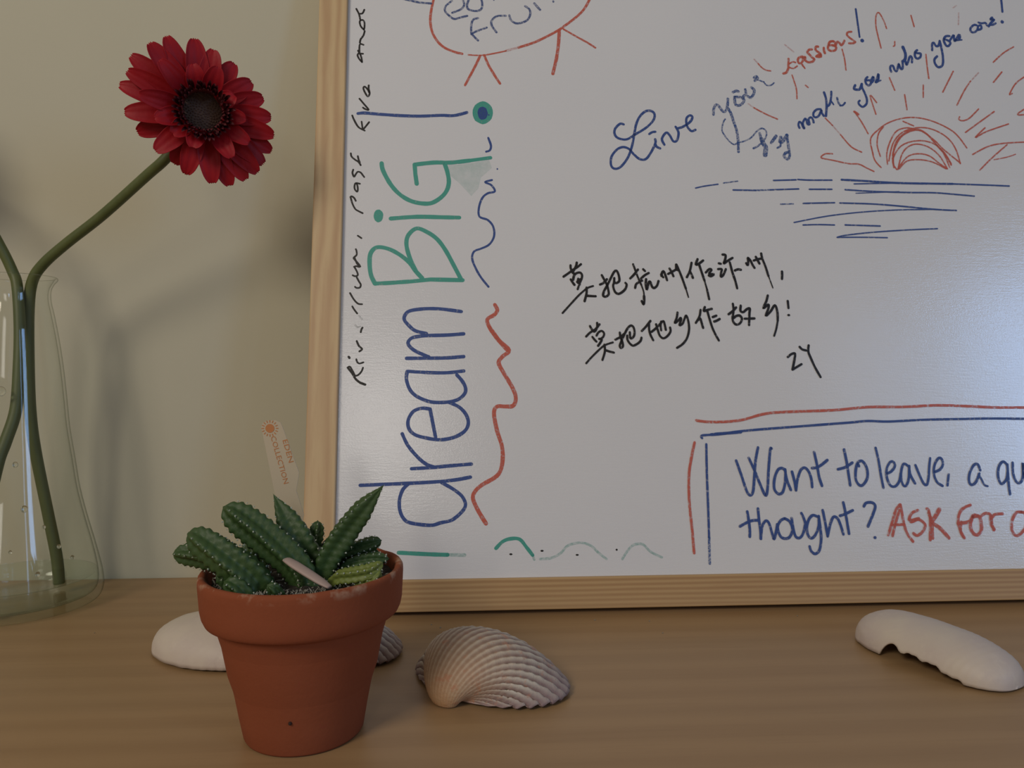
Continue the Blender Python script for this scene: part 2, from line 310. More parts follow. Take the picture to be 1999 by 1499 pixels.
# marker writing: thin ink lines lying on the panel, coordinates in millimetres on the board
WRITING = [
 ('small black handwriting reading Riverrun, past Eve and, faded in places', [
  ('black','c1.27',[26.4,164.9,27.9,165.7,29.4,163.7,31.7,159.3]),
  ('black','c1.59',[27.0,164.5,29.8,160.8,32.3,156.8,35.5,154.2]),
  ('black','c1.76',[35.5,154.2,38.8,153.0]),
  ('black','c1.27',[31.7,159.0,34.1,159.9,36.2,162.4,37.1,164.9]),
  ('black','c1.77',[27.1,172.6,27.6,171.9]),
  ('black','c1.28',[32.4,170.9,33.0,169.0,34.6,167.9,37.3,168.7]),
  ('black','c1.42',[32.4,183.9,34.0,180.4,36.2,178.2,34.4,176.5]),
  ('fblack','c1.28',[31.2,195.4,32.5,193.8,34.7,194.4]),
  ('black','c1.43',[35.1,190.3,35.5,192.2,36.2,193.5]),
  ('black','c1.29',[28.8,208.9,30.1,206.7,32.3,203.8]),
  ('fblack','c1.29',[33.6,202.2,35.8,199.6]),
  ('black','c1.29',[27.0,218.6,29.9,213.8,32.8,210.9,35.6,210.5]),
  ('black','c1.29',[30.4,223.2,31.6,222.4,33.8,222.7,34.4,224.8,33.1,227.1,31.5,230.1]),
  ('black','c1.3',[28.6,231.7,30.2,231.0,32.1,231.7,31.7,234.0,29.8,237.6]),
  ('black','c1.3',[29.4,237.9,31.0,238.4,33.2,237.9,33.2,239.2,30.6,242.5,29.6,244.8]),
  ('black','c1.3',[33.8,238.2,31.7,240.0,30.5,242.4,29.0,244.5,31.0,246.7,30.9,249.7,30.4,251.0]),
  ('black','c1.31',[31.6,261.1,34.2,259.3]),
  ('black','c1.32',[25.7,290.2,26.6,290.8,28.4,289.6,29.6,287.4]),
  ('black','c1.32',[26.0,289.6,27.3,285.2,29.4,281.2,31.8,279.6,34.7,278.1]),
  ('black','c1.33',[32.3,300.5,29.3,300.9,28.5,298.7,28.8,296.2,30.4,294.4,30.9,296.2,30.5,299.3,29.9,300.6]),
  ('black','c1.33',[27.3,311.3,26.8,308.7,28.0,305.9,29.2,307.8,30.6,309.7,32.7,309.1,34.2,307.2,35.3,305.7]),
  ('black','c1.33',[25.3,323.9,25.9,321.4,28.6,318.9,31.0,317.3,32.6,314.8]),
  ('black','c1.33',[30.4,321.8,31.0,319.2,31.9,317.0]),
  ('black','c1.34',[25.7,353.6,27.1,350.1,30.4,344.5,35.0,341.8]),
  ('black','c1.34',[32.6,348.8,33.4,343.5]),
  ('black','c1.35',[38.1,348.5,35.6,345.0,33.7,342.5]),
  ('black','c1.35',[30.7,367.0,34.0,362.9,37.6,358.3,34.7,359.0,33.4,360.0]),
  ('black','c1.36',[37.3,377.8,37.3,375.0,38.1,371.4,36.8,368.9,34.8,371.7,33.4,375.3,34.4,376.7,36.7,374.3,37.7,372.1]),
  ('black','c1.36',[32.0,396.4,29.7,399.2,28.6,402.1,29.9,403.5,31.3,400.7,32.0,396.7]),
  ('black','c1.36',[28.9,405.7,30.3,403.5,32.6,403.2]),
  ('black','c1.36',[29.9,404.2,30.1,410.8,32.8,410.5]),
  ('black','c1.37',[30.1,412.2,30.7,415.1,32.6,418.1,33.5,421.8]),
  ('black','c1.37',[32.9,422.9,30.5,425.7,29.7,429.7,31.7,430.9,33.1,429.1,33.3,425.4,32.9,422.9]),
  ('black','c1.38',[26.9,440.0,29.0,435.6,30.0,431.2]),
  ('black','c1.38',[29.6,436.0,31.6,436.4,32.9,439.4]),
 ]),
 ('large blue handwriting reading dream, with a green I before it', [
  ('teal','c2.74',[63.3,38.4,84.5,37.0,96.0,36.5]),
  ('fteal','c2.41',[96.0,36.5,107.5,36.1]),
  ('blue','c2.42',[36.8,83.6,53.6,84.1,84.3,85.2,100.6,86.5,111.7,88.4]),
  ('blue','c2.43',[69.2,84.0,65.7,80.5,63.5,74.2,63.6,67.4,65.9,61.6,70.6,58.1,84.4,56.2,91.3,57.8,98.9,59.5,105.3,64.5,108.2,69.1,107.0,73.7,104.1,77.2,98.3,81.3,91.9,84.9]),
  ('blue','c2.44',[71.4,94.5,84.2,95.1,95.9,96.1,112.3,97.3]),
  ('blue','c2.46',[64.8,118.5,68.9,110.2,76.0,101.9,81.9,97.2,87.2,95.4]),
  ('blue','s2.47',[87.7,116.0,83.8,135.6]),
  ('blue','c2.48',[83.8,135.6,78.1,136.2,72.2,133.9,68.8,127.9,69.4,122.0,73.6,117.8,81.8,115.4,91.2,114.2,100.6,115.9,107.7,120.0,110.3,125.3,108.9,131.3,104.2,136.7,97.0,140.3]),
  ('blue','c2.49',[67.8,162.2,67.3,156.7,69.7,149.5,74.5,144.6,84.0,140.7,94.7,140.3,103.0,142.1,107.8,146.3,108.4,150.5,106.0,155.4,102.4,159.6]),
  ('blue','c2.49',[68.4,162.2,83.9,161.3,95.8,161.2,107.2,162.4]),
  ('blue','c2.5',[67.2,171.5,83.9,171.6,95.8,171.8,107.2,172.7]),
  ('blue','c2.51',[82.7,172.5,74.3,176.2,69.5,179.8,68.2,182.9,70.6,186.0,75.4,187.2,81.4,187.8,95.8,188.2,107.2,189.1]),
  ('blue','c2.52',[80.9,189.3,73.2,191.3,68.4,195.3,65.4,199.2,65.9,202.7,69.2,205.7,78.8,207.2,90.4,207.2,105.5,205.3]),
 ]),
 ('large sea green lettering reading BiG with a blue exclamation mark', [
  ('teal','s3.03',[44.4,225.6,55.5,226.2,71.0,227.4,83.6,228.8,106.5,228.4]),
  ('teal','c3.03',[44.4,225.6,41.4,232.2,40.3,241.3,41.1,248.4,45.4,252.5,53.2,251.5,61.0,247.5,67.9,241.9,72.8,235.3,77.7,229.8]),
  ('teal','c3.06',[73.3,234.8,68.9,244.5,66.3,254.7,67.7,261.9,73.6,266.9,81.4,264.0,88.3,258.9,94.2,250.8,100.1,239.6,105.5,228.9]),
  ('teal','c3.08',[54.9,274.2,73.5,275.7,93.2,275.5,104.1,275.4]),
  ('teal','c3.12',[47.7,316.5,48.9,310.7,54.5,300.2,61.5,292.4,70.4,287.3,81.3,285.8,88.2,288.5,94.2,294.4,96.6,301.8,95.6,310.2,93.6,316.6]),
  ('teal','s3.12',[73.3,301.0,72.2,308.9,71.7,315.8]),
  ('teal','c3.13',[71.7,315.8,86.1,317.6,98.1,317.7,112.1,319.5]),
  ('teal','c2.63',[112.1,319.5,127.2,321.9]),
  ('teal','o',[46.02,276.14,3.52,4.77]),
  ('smear','p1.12',[96.1,315.6,108.1,316.8,126.2,320.2,128.2,313.9,120.1,306.3,118.1,297.8,113.0,292.0,104.1,301.9,98.1,307.1]),
  ('blue','c2.43',[29.9,355.2,34.8,355.7,45.3,354.9,60.3,354.1,75.4,353.9,90.5,354.8,100.4,354.8,109.9,357.4]),
  ('teal','o',[121.65,357.43,7.86,9.04]),
  ('blue','o',[121.65,357.02,3.81,5.33]),
  ('blue','o',[126.22,355.7,0.61,0.66]),
 ]),
 ('thin dark blue wavy line beside BiG', [
  ('blue','c1.58',[125.0,223.6,119.7,230.5,115.8,237.6,113.4,244.7,114.9,249.9,119.8,252.0,125.7,255.1,129.3,261.3,128.8,268.6,124.9,273.7,118.9,276.3,118.5,283.1,121.0,290.5,125.0,294.2,130.2,295.8,127.6,300.6,123.1,302.8,128.1,304.5]),
  ('blue','o',[132.2,313.16,0.6,0.64]),
  ('blue','c1.63',[124.1,326.6,126.8,327.8,127.6,331.5,125.7,337.5]),
 ]),
 ('orange red wavy line beside dream', [
  ('red','c2.74',[129.5,210.3,131.2,206.3,128.8,202.8,123.9,199.3,126.3,192.3,131.0,185.4,137.7,177.5]),
  ('red','c2.84',[125.4,194.0,132.0,184.7,139.2,177.3,134.3,172.4,131.8,168.1,135.4,160.7,141.3,150.4,143.6,143.1,141.7,137.7,136.3,137.1,130.4,137.1,128.2,132.3,130.2,120.4,133.7,108.5,133.5,96.7,129.9,89.1,119.3,82.8,114.6,78.3,113.4,73.6,116.9,65.5,122.1,56.9]),
 ]),
 ('fading green waves and black dots along the bottom', [
  ('teal','c2.43',[128.8,40.3,133.4,44.7,138.8,46.5,145.0,46.0,149.5,40.7,153.6,35.4]),
  ('fteal','c1.74',[153.6,35.4,154.7,32.4]),
  ('fteal','c1.74',[158.6,32.7,166.3,33.3,172.5,36.2,178.0,41.4,186.6,43.1,193.5,41.1,198.8,36.2,204.1,32.0]),
  ('fteal','c1.76',[215.0,31.8,218.3,36.6,223.1,41.1,229.4,41.4,234.6,36.4,242.3,32.5]),
  ('black','o',[138.86,36.21,1.07,0.67]),
  ('black','o',[160.08,38.13,1.08,0.67]),
  ('black','o',[184.07,35.05,1.08,0.6]),
  ('black','o',[211.3,38.08,0.7,0.68]),
 ]),
 ('orange cloud outline with rays around blue writing at the top edge', [
  ('red','c1.94',[85.5,452.4,83.2,440.3,82.5,431.8,83.7,423.3,87.2,415.8,92.6,410.0,100.3,406.4,106.5,404.8]),
  ('red','c1.16',[111.1,404.1,121.1,403.9,131.2,405.8,139.7,408.0]),
  ('fred','c1.94',[139.7,408.0,149.1,411.0]),
  ('red','c1.94',[149.1,411.0,160.1,415.0,170.3,420.3,179.1,425.6,183.9,429.2,193.5,437.2,200.0,444.3,205.1,453.9,207.7,461.0]),
  ('red','c1.93',[120.0,403.5,116.5,395.4,108.7,379.4]),
  ('red','c1.93',[123.1,404.0,126.5,395.6,131.0,387.4,134.8,381.2]),
  ('red','c2.48',[180.5,425.7,179.6,414.6,177.8,402.6,174.8,390.0]),
  ('red','c1.49',[183.8,427.0,193.1,421.3,200.9,416.8,207.8,412.2]),
  ('mblue','c1.7',[51.4,451.5,66.9,448.0,74.7,446.5,83.2,445.9]),
  ('mblue','c1.72',[105.8,453.0,108.1,446.1,105.8,441.8,99.1,438.6]),
  ('mblue','c1.71',[98.8,448.5,94.1,444.0,93.7,439.7,96.4,436.4]),
  ('mblue','c1.71',[96.4,436.4,100.3,433.5,105.7,434.9,110.4,436.3]),
  ('mblue','c1.72',[112.8,452.3,110.4,446.2,111.2,441.9,117.4,440.5,121.3,442.6,121.8,447.4,120.6,452.5]),
  ('mblue','c1.71',[118.6,434.6,115.1,433.4,113.5,429.1,113.5,422.3,115.0,419.8,118.5,416.1]),
  ('mblue','c1.7',[113.5,421.1,116.6,423.3,125.1,426.9]),
  ('mblue','c1.71',[132.5,423.2,129.0,428.7,129.1,432.9,133.0,436.6,139.7,437.1]),
  ('mblue','c1.72',[142.4,437.6,143.9,433.3,148.6,430.9,155.7,433.6,158.5,438.9,157.8,443.1,154.7,445.6]),
  ('mblue','c1.97',[161.8,448.0,166.0,442.9]),
  ('mblue','o',[130.78,450.18,0.63,0.69]),
  ('mblue','o',[176.43,450.13,0.79,1.04]),
 ]),
 ('blue cursive handwriting reading Live', [
  ('blue','c1.86',[227.3,349.9,224.6,350.3,220.8,346.4,220.2,342.1,222.8,338.8,229.1,337.9,235.6,341.9,244.0,347.3,249.7,353.1,251.2,358.0,249.1,360.9,244.5,360.8,239.8,356.4,236.8,350.0,235.1,342.3,233.0,332.7,229.4,323.2,223.8,316.0,219.3,314.5,216.7,317.3,217.3,324.0,221.6,329.7,226.2,331.7,230.6,330.3,234.1,326.1,238.4,322.4,242.9,322.4,246.8,327.2,250.7,334.9,250.8,338.3]),
  ('blue','c1.87',[250.7,334.9,251.5,332.5,254.2,331.1]),
  ('blue','c1.87',[246.5,342.5,248.8,344.0,251.1,344.3]),
  ('blue','c1.87',[257.5,334.1,255.9,338.8,259.3,343.7,261.9,341.8,264.4,337.0,267.2,337.6,268.8,343.8,266.8,348.6]),
  ('blue','c1.88',[267.6,347.2,272.3,348.7,278.0,352.7,280.0,356.6,278.2,358.0,275.4,355.5,275.5,349.7,278.5,345.4,281.8,346.4]),
 ]),
 ('patchy faded blue handwriting reading your They', [
  ('fblue','c2.13',[296.3,359.1,296.8,363.3,298.3,366.7,300.2,366.7,302.1,364.0,304.1,361.5,306.3,362.6,307.6,366.9,308.2,372.2]),
  ('fblue','c2.14',[308.0,364.1,309.8,360.2,311.5,353.6,313.3,346.9,314.1,338.7,313.8,329.3]),
  ('fblue','c1.19',[305.1,355.4,303.3,352.3,302.2,346.2,304.5,341.3,307.9,336.9,311.0,335.0,313.7,336.5,319.0,337.9,324.5,341.0,329.0,346.1,332.9,348.4,335.9,346.7,336.2,342.9,333.7,337.9]),
  ('fblue','c2.15',[312.5,377.6,315.2,378.8,316.7,378.2]),
  ('fblue','c2.15',[313.5,373.7,313.5,369.2,314.5,367.0,317.1,367.0,319.9,369.3,320.6,371.6,318.6,373.5,313.8,373.7]),
  ('fblue','c2.16',[322.2,380.0,322.5,376.1,321.1,375.0,319.6,372.7]),
  ('fblue','c2.16',[327.1,381.8,329.1,379.6,328.3,376.2,326.0,373.4,323.9,374.4]),
  ('fblue','c2.16',[329.7,389.8,331.4,391.0,332.4,389.3,330.1,387.5]),
  ('fblue','c1.2',[332.3,388.2,337.0,386.6]),
  ('fblue','c1.2',[337.0,386.6,338.9,384.0,342.1,383.8,345.0,385.9]),
  ('fblue','c1.58',[325.5,332.2,328.8,333.9,331.5,336.2]),
  ('fblue','c2.14',[331.0,344.5,331.8,340.0,332.6,336.2]),
  ('fblue','c3.56',[332.3,339.5,333.6,335.7,335.0,332.9,334.1,326.9]),
  ('fblue','c2.38',[343.6,342.4,341.2,339.1,339.5,336.9]),
  ('fblue','c2.78',[347.2,341.4,346.4,337.5,348.5,338.1,352.1,343.1]),
  ('fblue','c2.15',[352.1,343.1,352.4,336.5,352.8,331.0,353.0,326.6,351.2,323.8,348.7,326.0,350.0,328.8,352.7,329.3]),
  ('fblue','c1.58',[343.9,332.8,346.2,334.2,346.9,337.5]),
 ]),
 ('red handwriting reading passions with a blue exclamation mark', [
  ('red','c1.86',[357.8,406.3,357.5,402.5,357.0,398.3,355.4,394.9,352.9,393.9]),
  ('red','c1.21',[358.2,402.1,360.9,403.8,363.1,403.3]),
  ('red','c1.21',[357.7,399.2,361.0,398.3,364.2,400.3]),
  ('red','c1.87',[368.9,408.4,366.1,407.4,365.0,404.6,366.6,402.5,369.0,404.7,369.2,407.5]),
  ('red','c1.87',[369.2,407.5,371.1,408.0,370.9,405.6,373.0,403.8,376.6,404.3,378.1,406.3,376.8,407.7,374.4,410.5,373.2,412.3,374.7,414.3,376.9,414.6]),
  ('red','c1.88',[382.0,417.1,380.5,417.0,379.7,415.3,380.4,413.5,383.0,411.6,383.7,409.7,382.2,408.3,380.0,408.7]),
  ('red','c2.04',[380.5,409.2,383.3,410.7,383.6,408.8]),
  ('red','c1.88',[386.5,416.2,386.5,413.6,387.0,411.7]),
  ('red','c1.88',[394.6,421.9,391.8,421.4,390.2,418.0,390.0,415.1,392.1,413.7,395.3,414.3,396.4,416.7,394.3,418.5,391.1,418.5]),
  ('red','c1.88',[391.8,421.4,394.6,421.9,396.2,419.5,394.2,418.1]),
  ('red','c1.88',[396.0,418.1,397.7,421.5,399.4,420.6,400.6,418.7,402.5,420.7,403.4,422.6]),
  ('red','c1.65',[409.7,430.4,406.9,429.9,405.9,427.9,407.5,425.6,410.4,423.2,412.1,421.8,410.2,420.6,407.0,420.5]),
  ('blue','c1.57',[414.9,450.0,415.4,437.8,415.9,426.1]),
  ('blue','o',[417.74,423.05,1.56,1.55]),
 ]),
 ('blue handwriting climbing to the right reading make you who you are!', [
  ('blue','c1.72',[362.2,349.3,361.6,351.6,362.4,354.1,363.9,353.3,365.2,349.6,366.0,349.2,365.1,352.9,367.0,356.7,368.1,355.9,368.7,352.6,370.3,352.6,369.8,356.4,371.9,358.1,373.3,356.0,373.6,353.9]),
  ('blue','c1.73',[380.0,364.9,376.8,364.5,374.2,361.9,374.0,359.0,375.9,358.1,378.4,359.9,380.4,364.1,380.6,362.0,382.0,359.3]),
  ('blue','c1.86',[383.7,378.8,384.8,373.9,384.9,368.0,384.4,363.8,383.6,359.3]),
  ('blue','c1.74',[389.5,379.5,388.8,374.0,387.2,368.9,385.0,367.1]),
  ('blue','c1.21',[389.0,371.4,390.4,368.9]),
  ('fblue','c1.74',[393.7,374.5,394.2,371.1,395.6,368.2]),
  ('blue','c1.37',[395.6,368.2,397.6,368.4,399.6,370.6]),
  ('blue','c2.03',[408.8,385.2,407.7,382.4,409.7,381.6,412.2,382.1,414.2,386.4]),
  ('blue','c1.75',[414.2,386.4,414.3,383.0,415.9,378.8,417.1,373.7,416.3,369.8,413.3,367.4,411.0,368.9,410.2,371.0,411.3,372.5]),
  ('blue','c1.76',[419.2,392.3,417.3,389.9,417.8,386.5,419.8,385.2,421.6,387.4,421.0,389.5,418.5,389.5]),
  ('blue','c1.75',[421.3,388.7,423.7,392.6,423.9,390.0,422.4,387.9]),
  ('blue','c1.76',[428.0,394.8,426.8,391.4,425.3,387.9,427.5,389.7,428.3,394.4]),
  ('blue','c1.22',[425.7,387.9,429.5,389.7]),
  ('blue','c1.85',[438.6,397.2,438.0,399.8,438.8,402.0,440.5,402.0,441.4,399.0,442.9,397.7,444.5,401.6,445.2,403.8,445.8,401.7,446.8,399.5,448.2,400.9,448.5,406.1]),
  ('blue','c2.48',[449.9,418.3,451.4,413.1,450.9,408.3,448.7,406.1]),
  ('blue','c1.86',[450.6,408.7,451.3,403.5,452.7,405.3,454.9,410.5,456.4,409.3,456.0,405.4]),
  ('blue','c1.86',[461.2,415.9,459.4,414.1,459.0,410.6,460.5,408.7,463.1,409.9,463.8,412.9,461.8,413.3,459.3,413.7]),
  ('blue','c1.87',[473.4,416.2,474.0,421.5,475.5,422.4,476.9,419.8,479.0,420.3,480.3,424.2]),
  ('blue','c1.88',[480.3,424.2,481.0,419.0,481.5,412.0,481.1,405.9,479.7,402.8,476.7,401.9,474.5,404.9,474.5,408.4,476.8,411.0]),
  ('blue','c1.88',[488.7,428.6,485.7,428.3,483.7,425.2,484.9,420.8,486.9,420.0,488.9,422.7,487.0,424.8,484.2,425.7]),
  ('blue','c1.88',[488.7,424.9,492.1,429.4,492.2,426.7,492.8,424.5,496.7,429.9,496.8,426.8,493.3,425.0]),
  ('blue','c1.25',[494.5,425.0,498.4,425.6]),
  ('blue','c1.77',[512.1,438.4,509.8,438.7,506.7,435.8,506.8,433.0,509.0,432.3,511.9,434.2,513.3,437.7,515.4,438.5,515.5,435.7,513.0,434.5]),
  ('blue','c1.77',[513.7,440.9,516.3,440.3,519.4,440.7,520.5,438.6]),
  ('blue','c2.11',[525.4,445.5,524.1,443.7,526.8,443.8,524.1,440.9,521.8,437.9]),
  ('blue','c1.77',[523.0,439.4,524.9,439.1,527.8,440.6]),
  ('blue','c1.79',[534.9,463.3,534.8,456.9,534.6,450.8]),
  ('blue','o',[533.38,441.98,1.42,1.5]),
 ]),
 ('red drawing of a rising sun with scattered rays', [
  ('red','c1.08',[418.0,328.5,417.1,341.2,425.1,349.8,433.8,355.3,444.4,358.6,453.7,359.3,462.8,357.9,472.8,354.3,482.5,348.6,488.0,342.3,492.4,334.9]),
  ('red','c1.08',[423.5,327.0,421.8,336.0,423.7,345.5,428.3,351.4]),
  ('red','c1.1',[444.1,356.0,452.0,352.4]),
  ('red','c1.08',[428.5,320.8,428.8,329.7,432.3,339.3,438.2,347.9,446.7,350.7,453.7,349.2]),
  ('red','c1.08',[429.8,323.5,434.1,337.2,441.1,345.8,450.7,350.2,462.1,350.9,472.1,347.3,479.6,341.1,483.9,332.6,485.8,322.1]),
  ('red','c1.36',[433.3,318.3,433.2,327.7,437.4,339.4,445.3,346.9,453.8,349.7,461.6,346.1,468.9,336.7,475.2,328.3,478.5,321.0]),
  ('red','c1.08',[433.1,321.4,434.6,331.9,440.8,342.6,449.5,348.0,457.7,348.2,467.3,340.9,473.7,333.6,485.9,322.6]),
  ('red','c1.08',[435.2,316.7,432.7,322.4,435.5,329.8,441.2,336.2,449.7,339.6,459.0,340.2,467.9,337.2,473.4,330.4,477.2,318.8]),
  ('red','c1.08',[436.2,316.7,440.5,328.9,446.2,335.3,453.6,337.5,462.5,335.0,470.0,328.2,475.1,317.8]),
  ('red','c1.08',[436.3,317.3,444.3,326.8,452.8,329.6,461.8,328.1,469.4,321.9,475.1,317.8]),
  ('red','c1.08',[437.3,317.3,444.0,323.6,454.3,324.8,464.4,322.9,474.1,317.7]),
  ('red','c1.1',[468.0,337.7,474.4,330.4,478.6,322.0]),
  ('red','c1.08',[423.2,318.1,418.7,324.3,417.1,334.8]),
 ]),
 ('thin red rays scattered around the drawn sun and the slogan', [
  ('red','c1.11',[432.3,417.1,431.0,425.9,429.9,435.9,430.9,444.9,433.5,447.2,436.6,440.5,438.3,433.9]),
  ('red','c1.13',[459.2,445.6,460.8,436.1]),
  ('fred','c1.14',[498.5,448.9,497.1,438.7]),
  ('red','c1.12',[443.8,422.9,443.5,419.6,442.4,418.8]),
  ('red','c1.11',[401.0,415.3,402.3,406.5,402.6,397.8]),
  ('red','c1.09',[367.9,401.4,369.8,399.3]),
  ('red','c1.08',[382.9,357.6,388.1,351.8]),
  ('fred','c1.08',[388.1,351.8,394.0,344.0]),
  ('red','c1.08',[394.0,344.0,401.3,334.6,409.1,330.3]),
  ('red','c1.08',[386.2,328.6,380.6,328.5,377.3,325.3,386.2,323.4,398.1,320.9,406.2,320.5,412.0,317.5,417.3,314.9]),
  ('red','c1.09',[406.3,363.3,411.2,354.9,415.5,345.4]),
  ('red','c1.82',[406.3,363.3,409.2,361.2]),
  ('red','c1.09',[423.1,361.5,419.9,377.0,424.5,371.2]),
  ('red','c1.11',[436.7,392.0,439.9,381.7]),
  ('red','c1.1',[447.5,378.1,448.1,365.7]),
  ('red','c1.12',[467.9,412.4,467.9,402.5,468.2,392.1]),
  ('red','c1.11',[463.2,386.5,462.1,376.2]),
  ('red','c1.12',[488.5,398.5,484.0,390.8,478.2,380.8]),
  ('red','c1.12',[501.7,390.6,495.6,382.3,488.5,370.2]),
  ('fred','c1.12',[508.9,397.8,502.9,391.7]),
  ('red','c1.14',[540.1,420.5,530.9,414.9,522.0,407.0]),
  ('red','c1.13',[527.9,398.8,520.0,389.8]),
  ('red','c1.13',[548.9,397.0,538.5,389.7,532.0,380.2,534.2,380.8]),
  ('red','c1.11',[505.4,367.2,497.2,359.5,491.8,357.3,488.8,358.3,489.5,360.5]),
  ('red','c1.12',[517.7,365.3,505.2,356.5,492.8,347.7]),
  ('red','c1.11',[508.8,351.7,500.1,343.5,509.4,348.5,528.0,355.2]),
  ('red','c1.1',[496.4,329.6,509.1,336.2,521.8,339.1,541.8,340.6]),
  ('red','c1.11',[524.8,338.0,511.1,326.7,500.7,317.0]),
  ('red','c0.82',[513.0,325.6,523.6,327.9,530.7,330.3]),
  ('red','c1.12',[545.4,369.6,537.5,364.6,537.3,362.9,544.7,363.6]),
  ('fred','c1.14',[497.2,455.1,494.4,453.3]),
  ('fred','c1.09',[330.7,405.2,333.7,401.6]),
  ('red','c1.09',[333.7,401.6,336.2,398.5,339.2,396.5,343.0,395.8]),
  ('fred','c1.07',[323.6,368.3,328.1,365.0]),
  ('red','c1.07',[328.1,365.0,332.7,362.3,337.8,359.6,345.6,356.1]),
  ('red','c1.09',[359.6,392.7,361.1,386.5,362.2,380.3,362.0,373.2]),
  ('red','c1.09',[369.5,384.4,371.5,382.7]),
  ('fred','c1.1',[355.7,418.1,358.2,415.8,362.4,412.1]),
  ('red','c1.09',[368.4,401.8,370.1,398.5]),
 ]),
 ('horizontal blue lines of water drawn below the sun', [
  ('blue','c1.01',[279.5,300.0,286.4,301.6,296.6,303.2]),
  ('fblue','c1.01',[300.8,304.2,311.7,305.8]),
  ('blue','c1.18',[339.1,306.7,356.4,307.4]),
  ('blue','c1.18',[357.8,307.7,366.7,307.3,384.0,307.5]),
  ('blue','c1.59',[391.6,307.9,408.2,307.2,435.9,305.8,478.0,305.6]),
  ('blue','c1.21',[478.0,305.6,506.2,304.9,522.4,304.4]),
  ('blue','c0.95',[401.0,304.7,435.9,305.8]),
  ('blue','c1.17',[307.9,298.8,324.9,298.7]),
  ('fblue','c1.17',[324.9,298.7,335.9,299.2]),
  ('blue','c1.17',[335.9,299.2,357.9,300.2]),
  ('blue','c1.18',[366.1,300.0,383.4,300.2]),
  ('blue','c1.19',[393.7,300.0,414.4,298.9,442.2,298.3,463.2,298.3,484.1,296.8,493.8,296.0]),
  ('blue','c0.79',[401.8,297.3,435.3,298.9]),
  ('fblue','c1.02',[343.3,288.0,352.9,288.4]),
  ('blue','c1.18',[360.5,288.8,372.2,289.2,384.6,289.6]),
  ('blue','c1.18',[388.7,289.4,413.5,288.9,434.2,287.5,461.8,285.1,478.5,284.4]),
  ('blue','c0.96',[461.8,285.1,433.9,284.4,406.0,282.5,378.2,279.0,352.5,273.8]),
  ('blue','c1.09',[359.2,271.9,370.8,272.3,383.1,272.1]),
  ('blue','c1.18',[391.4,272.2,418.1,271.6]),
  ('blue','c1.04',[462.3,269.9,439.3,268.7,411.5,266.6,390.7,264.1,384.4,262.5]),
  ('blue','c1.02',[384.4,262.5,404.3,262.7,422.8,262.5]),
 ]),
 ('two lines of black Chinese handwriting signed ZY', [
  ('black','c1.71',[179.2,231.3,183.7,234.5,185.4,236.0,189.2,238.3,192.1,240.7]),
  ('black','c1.72',[184.5,239.8,184.6,237.5,185.8,234.5,187.0,233.7]),
  ('black','c1.72',[189.1,241.9,188.6,239.6,187.1,236.6,185.8,234.5]),
  ('black','c1.71',[186.1,229.0,187.0,232.4,189.1,234.1,191.5,234.3,192.7,232.4,192.2,229.5,190.9,226.9]),
  ('black','c1.71',[184.4,229.2,185.8,226.9,187.0,225.2]),
  ('black','c1.49',[189.8,229.9,189.3,226.9,190.9,226.1,190.0,224.0,189.2,221.9]),
  ('black','c1.49',[188.9,227.3,191.4,229.5]),
  ('black','c1.4',[177.9,204.3,183.6,210.6,189.8,217.3,194.5,221.5,197.0,223.2,200.5,224.4]),
  ('black','c1.71',[195.7,223.2,195.6,219.0,194.0,213.1]),
  ('black','c1.71',[196.0,217.1,199.2,216.9,202.1,216.8]),
  ('black','c1.72',[205.6,225.5,208.2,226.8,210.7,229.5]),
  ('black','c1.72',[207.1,232.5,208.6,229.5,210.6,225.3,211.5,221.1,211.6,218.2,209.5,216.5,207.6,217.3,208.4,220.7,211.0,225.3,213.6,230.4,216.2,235.1,217.9,235.9,219.1,233.8,219.8,230.4,219.5,227.9,217.2,226.6,216.0,227.9]),
  ('black','c1.72',[216.1,230.4,215.8,227.0,215.1,224.5,216.2,220.3,218.6,218.6,221.5,219.9,224.0,222.4,225.0,225.4,224.2,226.8]),
  ('black','c1.51',[230.3,240.9,232.0,235.6,233.5,230.9,235.7,225.4]),
  ('black','c1.13',[235.7,225.4,237.2,220.4,237.4,217.0]),
  ('black','c1.87',[237.4,217.0,237.3,213.6,236.8,210.9,235.6,213.2]),
  ('black','c1.73',[227.8,230.2,230.6,233.0,233.7,236.9]),
  ('black','c1.72',[231.1,223.1,232.0,225.8,234.6,227.9,236.5,228.6]),
  ('black','c1.73',[237.6,237.1,238.8,235.8]),
  ('black','c1.73',[235.7,230.1,238.5,232.6,241.5,234.3]),
  ('black','c1.73',[239.4,229.7,239.0,225.4,239.7,221.8,241.2,227.1,242.4,227.6,243.5,224.2,245.1,223.1,247.3,225.0,248.5,228.4]),
  ('black','c1.74',[250.8,232.2,251.2,234.2,252.2,235.7,253.1,234.7,254.0,231.7,254.8,229.0]),
  ('black','c1.74',[250.6,233.2,252.0,231.2]),
  ('black','c1.74',[255.8,233.7,259.1,235.5,262.1,237.3]),
  ('black','c1.74',[257.0,237.8,258.5,234.8,259.6,232.0]),
  ('black','c1.74',[262.0,240.8,262.1,237.3,264.0,236.3]),
  ('black','c1.74',[262.3,240.8,264.0,236.3,266.2,229.8,268.3,222.8]),
  ('black','c1.13',[268.3,222.8,269.9,216.3]),
  ('black','c1.75',[273.5,242.2,272.5,237.9,271.4,234.8,269.5,231.3]),
  ('black','c1.75',[272.1,235.6,273.0,233.6,273.9,230.8]),
  ('black','c1.75',[278.1,245.0,276.6,240.9,279.1,241.7,282.2,244.0]),
  ('black','c1.75',[278.9,241.4,280.7,234.9,282.4,228.8]),
  ('black','c1.29',[282.4,228.8,284.0,221.8]),
  ('black','c1.67',[284.0,221.8,285.1,214.8]),
